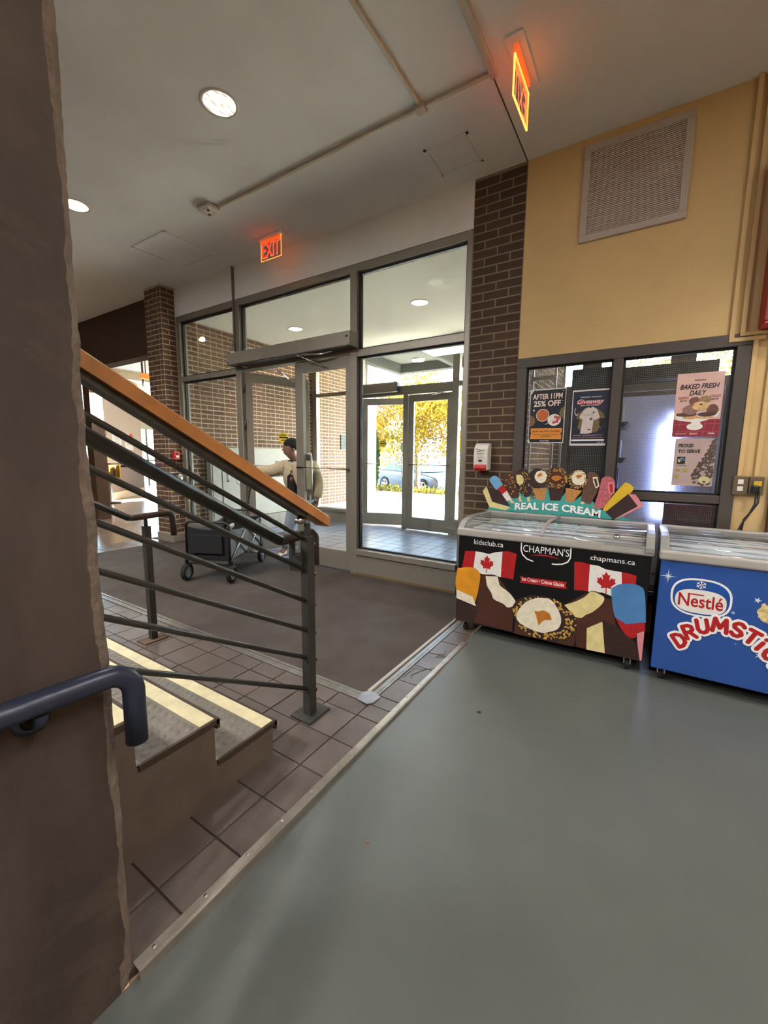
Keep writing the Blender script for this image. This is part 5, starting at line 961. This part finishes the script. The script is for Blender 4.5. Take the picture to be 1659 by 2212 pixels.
for i in range(130):
    v = rnd.random(); lo = .62+.30*math.sin((v-.45)*2.4)*(1 if v > .45 else .55) if v > .45 else .42+.35*v; lo = .52 if v < .18 else lo
    x_ = w*(lo+(1-lo)*rnd.random()); 
    if i == 0: qb = MB(); qc = MB()
    a_ = rnd.uniform(0, 3.14); pn_.ell(qb, (min(x_, w-.008), .01+v*(h-.02)), .0105, .0075, 2, a_, 10); pn_.line(qc, [(min(x_, w-.008)-.007*math.cos(a_), .01+v*(h-.02)-.007*math.sin(a_)), (min(x_, w-.008)+.007*math.cos(a_), .01+v*(h-.02)+.007*math.sin(a_))], .0016, 4)
o_ = qb.build('coffee_beans', colm('bean', '#4a3a34', .45, .3, 50), t); o_['kind'] = 'stuff'; o_ = qc.build('bean_lines', colm('bean_line', '#8a766c'), t); o_['kind'] = 'stuff'
tx(pn_, 'PROUD', .02, h-.058, .085, 3, P_text, t, .024, .03); tx(pn_, 'TO SERVE', .02, h-.097, .125, 3, P_text, t, .024, .03)
pol(pn_, [(.02, .15), (.066, .15), (.066, .20), (.02, .20)], 3, P_text, t, 'emblem'); el(pn_, (.047, .182), .016, .013, 4, colm('em_blue', '#5f86a0'), t, 'emblem', .3); el(pn_, (.031, .172), .006, .013, 4, colm('em_green', '#b9b48c'), t, 'emblem', .3); el(pn_, (.05, .178), .006, .005, 5, P_text, t, 'emblem'); fine(pn_, [(.02, .137, .06, .003)], 3, P_text, t)
for c in ((.03, .107), (.075, .107), (.028, .062)): el(pn_, c, .014, .013, 3, colm('leaf_icon', '#a39a4a', .5, .2, 60), t, 'leaf_icon', 0, .25)
el(pn_, (w-.045, .042), .032, .026, 6, colm('cup', '#cfc690', .5, .1), t, 'cup_print'); el(pn_, (w-.045, .030), .008, .006, 7, P_dark, t, 'cup_print')
# shop interior
m = MB(); m.box((-1.2, 3.68, -.05), (3.3, 7.1, 0)); struct(m.build('floor_shop', mat('shop_floor', '#8a7f74', .4)))
m = MB(); m.box((-1.2, 3.68, 3.02), (3.3, 7.1, 3.1)); struct(m.build('ceiling_shop', M_cream))
m = MB(); m.box((-1.2, 7.0, -.05), (.85, 7.1, 2.36)); m.box((-1.2, 7.0, 2.95), (3.3, 7.1, 3.1)); m.box((.14, 7.0, 2.3), (.42, 7.1, 3.0)); m.box((-.95, 7.0, 2.3), (-.70, 7.1, 3.0)); m.box((.85, 7.0, -.05), (3.3, 7.1, .6)); m.box((1.6, 7.0, 0), (3.3, 7.1, 3.05)); struct(m.build('wall_shop_back', M_dark))
m = MB(); m.box((3.2, 3.68, 0), (3.3, 7.1, 3.1)); struct(m.build('wall_shop_right', M_cream))
part('pane', (-1.2, 7.04, 2.36), (1.6, 7.05, 2.95), M_glass, bpy.data.objects['wall_shop_back'])
rest = MB(); wsl = MB(); wsl.box((-1.205, 3.68, 0), (-1.19, 7.0, 3.05)); wsb = struct(wsl.build('wall_shop_left', M_mort)); brick_face(wsb, (-1.186, 3.69, 0), (0, 1, 0), 3.3, .05, 3.0, [[.21], [.105]], M_brick, lambda p: False, rest); o_ = rest.build('brickwork', M_brick, wsb); o_['kind'] = 'stuff'
q = MB(); q.box((-.575, 3.70, .25), (-.245, 3.72, 1.98)); bb = tag(q.build('black_board', mat('black_board', '#15130f', .6)), 'tall black board standing behind the left shop window pane', 'board')
fr_ = thing('white_frame', 'thin white metal frame behind the poster pane of the shop window', 'frame', (-.95, 4.4, 0))
for x_ in (-1.08, -.86, -.78): part('upright', (x_, 4.5, 0), (x_+.02, 4.52, 2.5), M_white, fr_)
part('crossbar', (-1.08, 4.5, 2.06), (-.86, 4.52, 2.10), M_white, fr_)
M_led = mat('led_white', '#ffffff', .4, emis='#cfd8ff', estr=4.0)
ck = thing('display_cooler', 'tall lit display cooler glowing bluish white behind the shop window', 'cooler', (-.05, 4.9, 0))
part('back_panel', (-.34, 4.95, .12), (.52, 4.98, 1.90), mat('cooler_panel', '#d2d8fb', .6), ck); part('side_panel', (.50, 4.60, 0), (.53, 4.95, 1.92), M_alud, ck); part('base', (-.36, 4.45, 0), (.53, 4.98, .13), M_alud, ck)
part('header', (-.42, 4.40, 1.97), (.42, 4.60, 2.09), P_black, ck); part('top_board', (-.42, 4.62, 1.905), (.17, 4.66, 1.985), M_white, ck)
for x_ in (.085, .155): part('led_strip', (x_, 4.90, .70), (x_+.022, 4.925, 1.60 if x_ < .1 else 1.72), M_led, ck)
for k, z_ in enumerate((.62, .98, 1.29, 1.62)):
    q = MB(); q.prism([(-.50, 4.50, z_), (-.19, 4.50, z_), (-.22, 4.50, z_-.05), (-.50, 4.50, z_-.06)], (0, .4, 0)); q.build('shelf', P_black, ck)
PC = [colm('pk1', '#d9a27a'), colm('pk2', '#b9c4d6'), colm('pk3', '#c45a6a'), colm('pk4', '#e2ded6'), colm('pk5', '#6a62b0')]
for k, z_ in enumerate((.62, .98, 1.29, 1.62)):
    for i in range(3):
        x_ = -.48+.085*i; hh = rnd.uniform(.14, .22); q = MB(); q.prism([(x_, 4.54, z_+.001), (x_+.072, 4.54, z_+.001), (x_+.072, 4.66, z_+.001), (x_, 4.66, z_+.001)], (0, 0, hh))
        tag(q.build('snack_pack', PC[(k*2+i) % 5], None, .008, 2), '%s small %s packet on the %s cooler shelf' % (('left', 'middle', 'right')[i], ('tan', 'pale blue', 'pink red', 'off-white', 'purple')[(k*2+i) % 5], ('lowest', 'second', 'third', 'top')[k]), 'packet', 'packets on the %s cooler shelf' % ('lowest', 'second', 'third', 'top')[k])
il = thing('ice_pop_case', 'colourful frozen drink case with white slanted letters behind the coffee poster', 'case', (.75, 4.9, 0))
part('cabinet', (.56, 4.80, 0), (1.1, 5.3, 1.0), colm('case_purple', '#5a2c4a', .4), il); part('upper', (.56, 4.80, 1.0), (1.1, 5.3, 1.95), colm('case_red', '#b8303a', .4), il); pi = Panel((.56, 4.798, 1.0), (1, 0, 0), (0, 0, 1)); q = MB(); pi.text(q, 'ICE', .0, .42, .2, 2, bold=.04, shear=.4, height=.16, rot=.35); q.build('lettering', P_txt, il)
q = MB(); pi.poly(q, [(0, .62), (.25, .62), (.3, .8), (0, .8)], 1); q.build('yellow_patch', P_yel, il); q = MB(); pi.poly(q, [(.12, .66), (.35, .7), (.3, .9), (.15, .86)], 2); q.build('blue_patch', P_blue, il); q = MB(); pi.poly(q, [(0, .1), (.3, .1), (.3, .25), (0, .25)], 1); q.build('orange_patch', P_orange, il)
q = MB(); q.box((.13, 3.95, 0), (.44, 4.15, .93)); tag(q.build('maroon_bin', colm('bin_maroon', '#6e1f38', .5, .1), None, .01), 'maroon plastic bin behind the lower shop window pane', 'bin')
lt = thing('shop_fill_light', 'unseen strip light added under the shop ceiling as fill', 'ceiling light', (.3, 5.2, 3.02)); part('tube', (-.5, 5.3, 2.985), (1.4, 5.45, 3.018), mat('shop_fill_glow', '#ffffff', .4, emis='#eef2ff', estr=2.2), lt); part('tube', (-.3, 4.10, 2.985), (1.4, 4.2, 3.018), MATS['shop_fill_glow'], lt)  # unseen tubes added to light the cooler shelves and packets
# ------------------------------------------------------------------ wall fittings
vt = thing('vent_grille', 'square white louvred vent grille high on the yellow wall', 'vent', (-.245, 3.55, 2.85)); M_vent = mat('vent_white', '#b9aca2', .5)
for a, b in (((-.568, 3.528, 2.85), (.076, 3.55, 2.895)), ((-.568, 3.528, 3.447), (.076, 3.55, 3.492)), ((-.568, 3.528, 2.895), (-.523, 3.55, 3.447)), ((.031, 3.528, 2.895), (.076, 3.55, 3.447))): part('frame', a, b, M_vent, vt, .003)
part('backing', (-.53, 3.545, 2.89), (.035, 3.5495, 3.45), mat('vent_dark', '#8a8078', .8), vt); q = MB()
for i in range(46): z_ = 2.898+.012*i; q.prism([(-.523, 3.533, z_), (-.523, 3.545, z_+.004), (-.523, 3.545, z_+.010), (-.523, 3.533, z_+.0085)], (.554, 0, 0))
o_ = q.build('louvres', M_vent, vt); o_['kind'] = 'stuff'
ds = thing('sanitizer_dispenser', 'white hand sanitizer dispenser with a red push bar on the brick pier', 'dispenser', (-1.2, 3.55, 1.17))
q = MB(); pf = [(3.545, 1.40), (3.51, 1.40), (3.475, 1.385), (3.452, 1.35), (3.445, 1.28), (3.45, 1.2), (3.455, 1.17), (3.545, 1.17)]; q.prism([(-1.282, a, b) for a, b in pf], (.125, 0, 0)); q.build('housing', M_white, ds, .008, 2)
q = MB(); pf = [(3.475, 1.222), (3.440, 1.218), (3.437, 1.19), (3.45, 1.165), (3.475, 1.165)]; q.prism([(-1.272, a, b) for a, b in pf], (.105, 0, 0)); q.build('push_bar', mat('red_plastic', '#c02a26', .4), ds, .006, 2)
pd = Panel((-1.27, 3.4445, 1.24), (1, 0, 0), (0, 0, 1)); q = MB(); pd.poly(q, [(.03, .012), (.05, .002), (.07, .012), (.065, .02), (.035, .02)], 1); q.build('symbol', P_text, ds); q = MB()
for z_, w_ in ((.04, .06), (.058, .055), (.072, .065), (.086, .035)): pd.poly(q, [(.02, z_), (.02+w_, z_), (.02+w_, z_+.004), (.02, z_+.004)], 1)
o_ = q.build('fine_print', colm('print_grey', '#7d7672'), ds); o_['kind'] = 'stuff'; q = MB(); pd.line(q, [(.008, .112), (.05, .1), (.085, .098)], .004, 1); q.build('swoosh', P_text, ds)
fa = thing('fire_alarm', 'red fire alarm pull station on the left brick pier', 'fire alarm', (-5.735, 3.44, 1.2)); part('box', (-5.737, 3.395, 1.205), (-5.69, 3.48, 1.32), mat('alarm_red', '#c62a30', .4), fa, .006); part('pull', (-5.69, 3.415, 1.235), (-5.675, 3.46, 1.26), P_white, fa, .003); part('slot', (-5.69, 3.42, 1.275), (-5.688, 3.455, 1.3), P_text, fa)
db = thing('door_push_plate', 'round silver accessible door push plate on the left brick pier', 'push plate', (-5.735, 3.47, .92)); q = MB(); q.lathe((-5.738, 3.475, .918), [(.085, 0), (.085, .03), (.078, .04), (0, .04)], 28, (1, 0, 0)); q.build('plate', M_steel, db)
pq = Panel((-5.6975, 3.475, .918), (0, 1, 0), (0, 0, 1)); q = MB(); pq.ell(q, (.012, .035), .012, .012, 1); pq.line(q, [(.008, .018), (.002, -.008), (.028, -.01), (.036, -.035)], .01, 1); pq.line(q, [(-.004, .006), (-.022, -.012), (-.02, -.035), (.0, -.045), (.02, -.036)], .008, 1); q.build('wheelchair_symbol', colm('sym', '#5f7a68'), db)
ob = thing('outlet_box', 'twin clear-covered power outlet box beside the shop window', 'outlet', (.55, 3.55, 1.05)); part('cover', (.474, 3.515, 1.055), (.551, 3.55, 1.176), mat('outlet_cover', '#6d5d49', .3), ob, .004); part('cover', (.555, 3.515, 1.055), (.628, 3.55, 1.176), mat('outlet_cover', '#6d5d49', .3), ob, .004)
for z_ in (1.08, 1.125): part('socket', (.498, 3.511, z_), (.526, 3.515, z_+.03), P_white, ob)
part('tester', (.575, 3.50, 1.115), (.615, 3.515, 1.145), P_yel, ob, .003)
cd2 = thing('power_cord', 'black plug and twin cord hanging from the outlet behind the blue freezer', 'cord', (.59, 3.5, 1.1)); q = MB(); q.box((.565, 3.46, 1.075), (.60, 3.51, 1.12)); q.build('plug', M_black, cd2, .008, 2)
q = MB(); q.tube([(.59, 3.47, 1.08), (.585, 3.46, 1.0), (.56, 3.45, .93), (.53, 3.44, .87), (.505, 3.43, .79), (.50, 3.43, .7)], .0055, 8); q.build('cord', M_black, cd2); q = MB(); q.tube([(.60, 3.47, 1.09), (.60, 3.46, 1.01), (.57, 3.455, .95), (.54, 3.45, .90), (.535, 3.45, .83), (.545, 3.445, .78), (.55, 3.44, .7)], .0055, 8); q.build('cord', M_black, cd2)
wc2 = thing('wall_conduit', 'yellow painted conduit running down the wall beside the shop window', 'conduit', (.44, 3.55, 1.2))
for i, (x_, z0, z1) in enumerate(((.382, 2.035, 3.55), (.434, 2.06, 3.55))):
    q = MB(); q.box((x_-.013, 3.525, z0), (x_+.013, 3.55, z1)); q.build('run', M_yel, wc2, .003)
q = MB(); q.box((.369, 3.522, 2.025), (.55, 3.55, 2.05)); q.box((.421, 3.520, 2.056), (.62, 3.549, 2.08)); q.build('run', M_yel, wc2, .003)
q = MB(); q.box((.492, 3.525, 1.176), (.518, 3.55, 2.03)); q.build('run', M_yel, wc2, .003); q = MB(); q.box((.575, 3.525, 1.176), (.60, 3.55, 2.06)); q.build('run', M_yel, wc2, .003)
rs = thing('red_sign_box', 'red sign box hanging on the wall at the right edge above the window', 'sign', (1.1, 3.4, 2.09)); part('face', (.505, 3.36, 2.09), (1.7, 3.549, 3.05), mat('red_sign', '#a01c24', .45), rs, .01); part('underside', (.51, 3.365, 2.082), (1.69, 3.545, 2.09), mat('red_sign_low', '#c83a3e', .45), rs)
q = MB(); q.box((.665, 3.50, 0), (.76, 3.55, 1.9)); tag(q.build('wall_post', mat('maroon_trim', '#5a2a2a', .5)), 'maroon trim post at the right edge behind the blue freezer', 'post')
# steel cabinets on the brick wall inside the vestibule
M_cab = mat('painted_steel_cabinet', '#938d83', .45, var=.05)
cb = thing('steel_cabinet', 'pale steel wall cabinet with a round sticker behind the left glass', 'cabinet', (-5.66, 4.25, .26)); part('body', (-5.700, 3.90, .26), (-5.60, 4.62, 1.39), M_cab, cb, .006); dr = part('door', (-5.60, 4.10, .30), (-5.59, 4.58, 1.34), M_cab, cb, .003); part('door', (-5.60, 3.93, .30), (-5.59, 4.08, 1.34), M_cab, cb, .003)
q = MB(); q.tube([(-5.59, 4.2, .86), (-5.57, 4.2, .86), (-5.57, 4.2, .98), (-5.59, 4.2, .98)], .008, 8); q.build('handle', M_steel, dr); q = MB(); q.lathe((-5.59, 4.42, .86), [(.07, 0), (.07, .002), (0, .0025)], 24, (1, 0, 0)); q.build('sticker', P_white, dr)
cb = thing('steel_cabinet', 'pale steel heater casing with a small grille behind the open door', 'cabinet', (-5.66, 5.2, .26)); part('upper_panel', (-5.700, 4.66, 1.02), (-5.60, 5.95, 1.40), M_cab, cb, .006); part('lower_panel', (-5.700, 4.66, .26), (-5.60, 5.95, .90), M_cab, cb, .006); part('grille', (-5.60, 5.2, 1.13), (-5.594, 5.36, 1.18), M_alud, cb)
part('plinth', (-5.718, 3.90, 0), (-5.56, 6.0, .255), M_conc2, wb, .01)
q = MB(); q.lathe((-5.722, 3.90, 2.95), [(.02, 0), (.02, .03), (.035, .05), (.035, .09), (0, .10)], 14, (1, 0, 0)); tag(q.build('wall_lamp', mat('lit_fitting', '#fff6e0', .4, emis='#fff2d8', estr=.35)), 'small white lamp fitting high on the vestibule brick wall', 'lamp')

q = MB(); q.box((-5.718, 7.2, 1.42), (-5.70, 7.46, 1.74)); tag(q.build('green_plaque', mat('dark_green_plaque', '#18221b', .6)), 'dark green plaque on the brick wall outside the vestibule', 'sign')
# ------------------------------------------------------------------ folding wagon
wg = thing('folding_wagon', 'black and grey folding wagon with four wheels on the carpet', 'wagon', (-3.87, 2.85, .005))
M_fab = mat('black_fabric', '#161618', .85, bump=.3, bscale=60); M_gfab = mat('grey_fabric', '#6d6f72', .8, var=.1, bump=.3, bscale=50); M_wfr = mat('wagon_frame', '#2a2826', .4, metal=.4)
FL, FR = Vector((-3.87, 2.385, 0)), Vector((-3.45, 2.575, 0)); ax_ = Vector((-.40, .735, 0)); RL, RR = FL+ax_, FR+ax_; wd = (FR-FL).normalized(); al = ax_.normalized(); Z = Vector((0, 0, 1))
def quadslab(a, b, z0, z1, th, name, mt, sag=0.):
    n = (b-a).cross(Z).normalized()*th; q = MB(); N_ = 6; vs = []
    for k in range(N_+1):
        p = a.lerp(b, k/N_); vs += [p+Z*z0, p+Z*(z1-sag*math.sin(math.pi*k/N_)), p+n+Z*(z1-sag*math.sin(math.pi*k/N_)), p+n+Z*z0]
    fs = []
    for k in range(N_): fs += [[4*k+i, 4*k+(i+1) % 4, 4*(k+1)+(i+1) % 4, 4*(k+1)+i] for i in range(4)]
    fs += [[0, 1, 2, 3], [4*N_+3, 4*N_+2, 4*N_+1, 4*N_]]; q.add(vs, fs); return q.build(name, mt, wg)
quadslab(FL, FR, .23, .565, -.012, 'front_panel', M_fab, .03); quadslab(FR, RR, .23, .55, -.012, 'side_panel', M_gfab, .05); quadslab(RR, RL, .23, .57, -.012, 'rear_panel', M_fab, .02); quadslab(RL, FL, .23, .55, -.012, 'side_panel', M_gfab, .05)
q = MB(); q.obox(FL+Z*.225, FR-FL, ax_, Z*.012); q.build('floor_board', M_fab, wg)
pk = FL.lerp(FR, .14)-al*.014; q = MB(); q.obox(pk+Z*.30, (FR-FL)*.72, -al*.015, Z*.19); q.build('front_pocket', mat('charcoal_mesh', '#1b1b1d', .9), wg, .008)
for a, b, h in ((FL, FR, .615), (RL, RR, .63)):
    q = MB(); q.tube([a+Z*.17, a+Z*(h-.04), a+wd*.02+Z*(h-.012), a+wd*.05+Z*h, b-wd*.05+Z*h, b-wd*.02+Z*(h-.012), b+Z*(h-.04), b+Z*.17], .0125, 10); q.build('end_hoop', M_wfr, wg)
for a, b in ((FR, RR), (FL, RL)):
    for (p0, z0, p1, z1) in ((0, .22, .5, .52), (0, .52, .5, .22), (.5, .22, 1, .52), (.5, .52, 1, .22)):
        s_ = wd*(.012 if a is FR else -.012); q = MB(); q.cyl(a.lerp(b, p0)+s_+Z*z0, a.lerp(b, p1)+s_+Z*z1, .0075, 8); q.build('scissor_brace', M_steel, wg)
for a, b in ((FL, FR), (RL, RR)): q = MB(); q.tube([a+Z*.19, b+Z*.19], .011, 8); q.build('axle_bar', M_wfr, wg)
for c, dr_ in ((FL, -1), (FR, 1), (RL, -1), (RR, 1)):
    p = c+wd*.012*dr_+Z*.097; q = MB(); q.lathe(p-wd*.021, [(.055, 0), (.07, -.005), (.086, .004), (.090, .022), (.086, .040), (.07, .049), (.055, .044)], 24, wd); w = q.build('wheel', M_rubber, wg)
    q = MB(); q.lathe(p-wd*.016, [(.0, 0), (.02, 0), (.02, .032), (0, .032)], 12, wd); q.lathe(p-wd*.014, [(.056, 0), (.059, .014), (.056, .028)], 20, wd)
    for k in range(5): a_ = 2*math.pi*k/5; d_ = al*math.cos(a_)+Z*math.sin(a_); q.bar(p+d_*.015, p+d_*.057, .016, .02, wd)
    q.build('hub', mat('grey_hub', '#77767a', .5), w)
    q = MB(); q.box(p+Vector((-.012, -.012, .07)), p+Vector((.012, .012, .13))); q.build('wheel_fork', M_wfr, wg)
hb = RL.lerp(RR, .5); HG = Vector((-4.30, 3.60, 1.085))
q = MB(); q.tube([hb+al*.012+Z*.2, hb+al*.03+Z*.24, HG-Z*.02], .012, 10); hp = q.build('pull_handle', M_wfr, wg); q = MB(); q.cyl(HG-wd*.075, HG+wd*.075, .015, 12); q.build('grip', M_black, hp)
q = MB(); q.tube([FR-wd*.02+al*.02+Z*.545, FR+al*.08+Z*.575, FR+al*.2-wd*.05+Z*.56, FR+al*.3-wd*.15+Z*.50], .022, 8); q.build('strap', mat('pale_strap', '#a9a79c', .8), wg)
# ------------------------------------------------------------------ person walking through the doorway
A0 = Vector((-3.80, 3.92, 0)); pr_ = Vector((.843, .537, 0)); pf_ = Vector((.537, -.843, 0))
def Q(s, d, z): return A0+pr_*s+pf_*d+Z*z
def skin(name, chains, mt, parent, sub=2, root=None):
    vs, es, rs, idx = [], [], [], {}
    for ch in chains:
        prev = None
        for it in ch:
            if isinstance(it, str): prev = idx[it]; continue
            key, s, d, z, r_ = it
            k = len(vs); vs.append(Q(s, d, z)-ORG[parent.name] if parent else Q(s, d, z)); rs.append(r_); idx[key] = k
            if prev is not None: es.append((prev, k))
            prev = k
    me = bpy.data.meshes.new(name); me.from_pydata([tuple(v) for v in vs], es, []); me.update(); me.materials.append(mt)
    o = bpy.data.objects.new(name, me); C.objects.link(o); ORG[o.name] = ORG[parent.name] if parent else Vector((0, 0, 0))
    if parent: o.parent = parent
    md = o.modifiers.new('skin', 'SKIN'); md.use_smooth_shade = True
    sv = me.skin_vertices[0].data
    for k, r_ in enumerate(rs): sv[k].radius = r_ if isinstance(r_, tuple) else (r_, r_); sv[k].use_root = False
    sv[idx[root] if root else 0].use_root = True
    if sub: sb = o.modifiers.new('sub', 'SUBSURF'); sb.levels = sub; sb.render_levels = sub
    return o
pe = thing('person', 'person in a cream fleece jacket holding the wagon handle in the doorway', 'person', (-3.80, 3.92, 0))
M_skin = mat('skin', '#8a6450', .55, var=.05)
F_r = lambda k, ds, dz: None
hand_r = [(('f%da' % k), -.585, .125+.02*(1.5-k), 1.105-.004*k, .0105) for k in range(4)]
chains = [
    [('pel', .03, 0, .74, (.12, .09)), ('spn', .02, .03, .95, (.11, .085)), ('chs', .01, .06, 1.12, (.12, .085)), ('nkb', -.015, .09, 1.205, .052), ('nk', -.04, .105, 1.25, .047), ('hd0', -.072, .125, 1.295, .062), ('hd1', -.075, .118, 1.36, .086), ('hd2', -.068, .105, 1.425, .072), ('hd3', -.062, .10, 1.455, .035)],
    ['chs', ('rs', -.15, .075, 1.15, .058), ('re', -.335, .12, 1.085, .043), ('rw', -.52, .125, 1.098, .027), ('rp', -.565, .125, 1.10, (.030, .022))],
    ['chs', ('ls', .19, .03, 1.155, .058), ('le', .245, -.02, .93, .042), ('lw', .243, .03, .735, .027), ('lp', .238, .045, .69, (.03, .02))],
    ['pel', ('rh', -.05, .01, .69, .082), ('rk', -.10, .10, .41, .058), ('ra', -.165, .12, .09, .036), ('rt', -.205, .20, .035, .03)],
    ['pel', ('lh', .10, -.01, .69, .082), ('lk', .08, -.06, .41, .058), ('la', .045, -.19, .10, .036), ('lt', .015, -.11, .035, .03)],
    ['hd1', ('ns0', -.150, .150, 1.352, .018), ('ns1', -.168, .158, 1.338, .011)]]
for k in range(4):      # fingers closed around the grip, four on top, curling under
    e = .024*(1.5-k); chains.append(['rp', ('f%d1' % k, -.592, .125+e, 1.118-.002*k, .0098), ('f%d2' % k, -.617, .127+e, 1.110-.002*k, .0088), ('f%d3' % k, -.622, .126+e, 1.084-.002*k, .0080), ('f%d4' % k, -.606, .124+e, 1.070-.002*k, .0070)])
chains.append(['rp', ('t1', -.572, .172, 1.088, .0105), ('t2', -.588, .176, 1.066, .009), ('t3', -.604, .168, 1.062, .0075)])
for k in range(4):      # relaxed hanging hand
    e = .018*(1.5-k); L_ = (.9, 1.0, .95, .78)[k]; chains.append(['lp', ('g%d1' % k, .236+.004*k, .05+e, .655, .0095), ('g%d2' % k, .226+.004*k, .055+e, .655-.034*L_, .0085), ('g%d3' % k, .212+.004*k, .056+e, .655-.058*L_, .007)])
chains.append(['lp', ('u1', .222, .078, .672, .0105), ('u2', .21, .088, .648, .009), ('u3', .202, .088, .630, .0075)])
body = skin('body', chains, M_skin, pe, 2, 'pel')
M_fle = mat('cream_fleece', '#c9b797', .95, var=.14, vscale=25, bump=.8, bscale=90)
skin('jacket', [[('a', .03, .0, .745, (.205, .145)), ('b', .02, .03, .92, (.20, .14)), ('c', .01, .055, 1.08, (.195, .14)), ('d', -.01, .08, 1.185, (.085, .085)), ('e', -.02, .095, 1.225, (.075, .075))],
               ['c', ('rs', -.155, .075, 1.14, .098), ('re', -.335, .12, 1.08, .078), ('rw', -.49, .125, 1.092, .062), ('rc', -.525, .125, 1.098, .05)],
               ['c', ('ls', .20, .03, 1.135, .098), ('le', .258, -.02, .93, .080), ('lw', .25, .03, .765, .066), ('lc', .246, .032, .735, .05)]], M_fle, pe, 2, 'a')
M_jean = mat('light_jeans', '#8796a0', .85, var=.12, vscale=12, bump=.2, bscale=80)
skin('trousers', [[('p', .03, 0, .72, (.15, .11))], ['p', ('rh', -.05, .01, .66, .10), ('rk', -.10, .10, .41, .078), ('ra', -.16, .115, .13, .062), ('rb', -.165, .118, .085, .06)], ['p', ('lh', .10, -.01, .66, .10), ('lk', .08, -.06, .41, .078), ('la', .045, -.185, .14, .062), ('lb', .044, -.188, .095, .06)]], M_jean, pe, 2, 'p')
M_shirt = mat('black_shirt', '#17151a', .8)
q = MB(); N_ = 8; vs = []
for i in range(N_+1):
    z = .70+(1.225-.70)*i/N_; dd_ = .165+.03*math.sin(i/N_*math.pi)+.0*i
    if i == N_: dd_ = .15
    w_ = .075-.02*i/N_; vs += [Q(-.045-w_, dd_-.03, z), Q(-.045, dd_, z), Q(-.045+w_, dd_-.03, z), Q(-.045, dd_-.09, z)]
fs = []
for i in range(N_): fs += [[4*i+j, 4*i+(j+1) % 4, 4*(i+1)+(j+1) % 4, 4*(i+1)+j] for j in range(4)]
q.add(vs, fs+[[3, 2, 1, 0], [4*N_, 4*N_+1, 4*N_+2, 4*N_+3]], True); q.build('shirt', M_shirt, pe)
for (s_, z_, r_, c_) in ((-.055, 1.10, .018, '#c9c28e'), (-.045, 1.055, .014, '#b8b27c'), (-.05, .985, .03, '#8a4a3c')):
    q = MB(); q.sphere(Q(s_, .188, z_), r_, 10, 6, (.8, .8, 1)); q.build('shirt_print', mat('shirt'+c_[1:], c_, .7), pe)
q = MB(); hc = Q(-.062, .09, 1.405); 
for i in range(13):
    th = math.pi*i/12*.70
    for j in range(18): a = 2*math.pi*j/18; rj = 1+.03*math.sin(5*a+i); q.v.append(hc+(pr_*math.cos(a)*.102*math.sin(th)+pf_*math.sin(a)*.098*math.sin(th))*rj+Z*(.098*math.cos(th)))
for i in range(12):
    for j in range(18): q.f.append([i*18+j, (i+1)*18+j, (i+1)*18+(j+1) % 18, i*18+(j+1) % 18]); q.sm.append(True)
q.build('hair', mat('black_hair', '#0b0908', .8, bump=.4, bscale=120), pe)
for e in (-.02, .045):
    q = MB(); q.sphere(Q(-.135+abs(e)*.6, .155+e*.4, 1.368), .009, 8, 6); q.build('eye', mat('eye_dark', '#1a1210', .3), pe)
q = MB(); q.sphere(Q(-.132, .165, 1.305), .016, 10, 6, (1, 1, .45)); q.build('mouth', mat('lip', '#7a4a42', .5), pe)
q = MB(); q.sphere(Q(-.02, .165, 1.35), .02, 10, 6, (.7, .7, 1.3)); q.build('ear', M_skin, pe)
q = MB(); q.sphere(Q(.08, -.01, 1.25), .10, 14, 10, (1, 1, .85)); q.build('hood', mat('grey_hood', '#4f4a52', .9, bump=.3, bscale=50), pe)
for (s_, d_, y2, d2, z_) in ((-.17, .13, -.225, .24, 0), (.043, -.185, .0, -.075, .0)):
    q = MB(); a, b = Q(s_, d_-.04, 0), Q(y2, d2, 0); u_ = (b-a).normalized(); n_ = Vector((-u_.y, u_.x, 0)); L_ = (b-a).length; prof = [(0, .06, .035), (.2, .085, .04), (.5, .07, .043), (.8, .05, .043), (1, .03, .028)]; vs = []
    for (t_, h_, w_) in prof: c_ = a+u_*L_*t_; vs += [c_-n_*w_, c_-n_*w_*.8+Z*h_, c_+n_*w_*.8+Z*h_, c_+n_*w_]
    fs = [[0, 1, 2, 3], [19, 18, 17, 16]]
    for i in range(4): fs += [[4*i+j, 4*i+(j+1) % 4, 4*(i+1)+(j+1) % 4, 4*(i+1)+j] for j in range(4)]
    q.add(vs, fs, True); o_ = q.build('shoe', mat('cream_shoe', '#d8cbb8', .7), pe); sb = o_.modifiers.new('sub', 'SUBSURF'); sb.levels = 1; sb.render_levels = 1
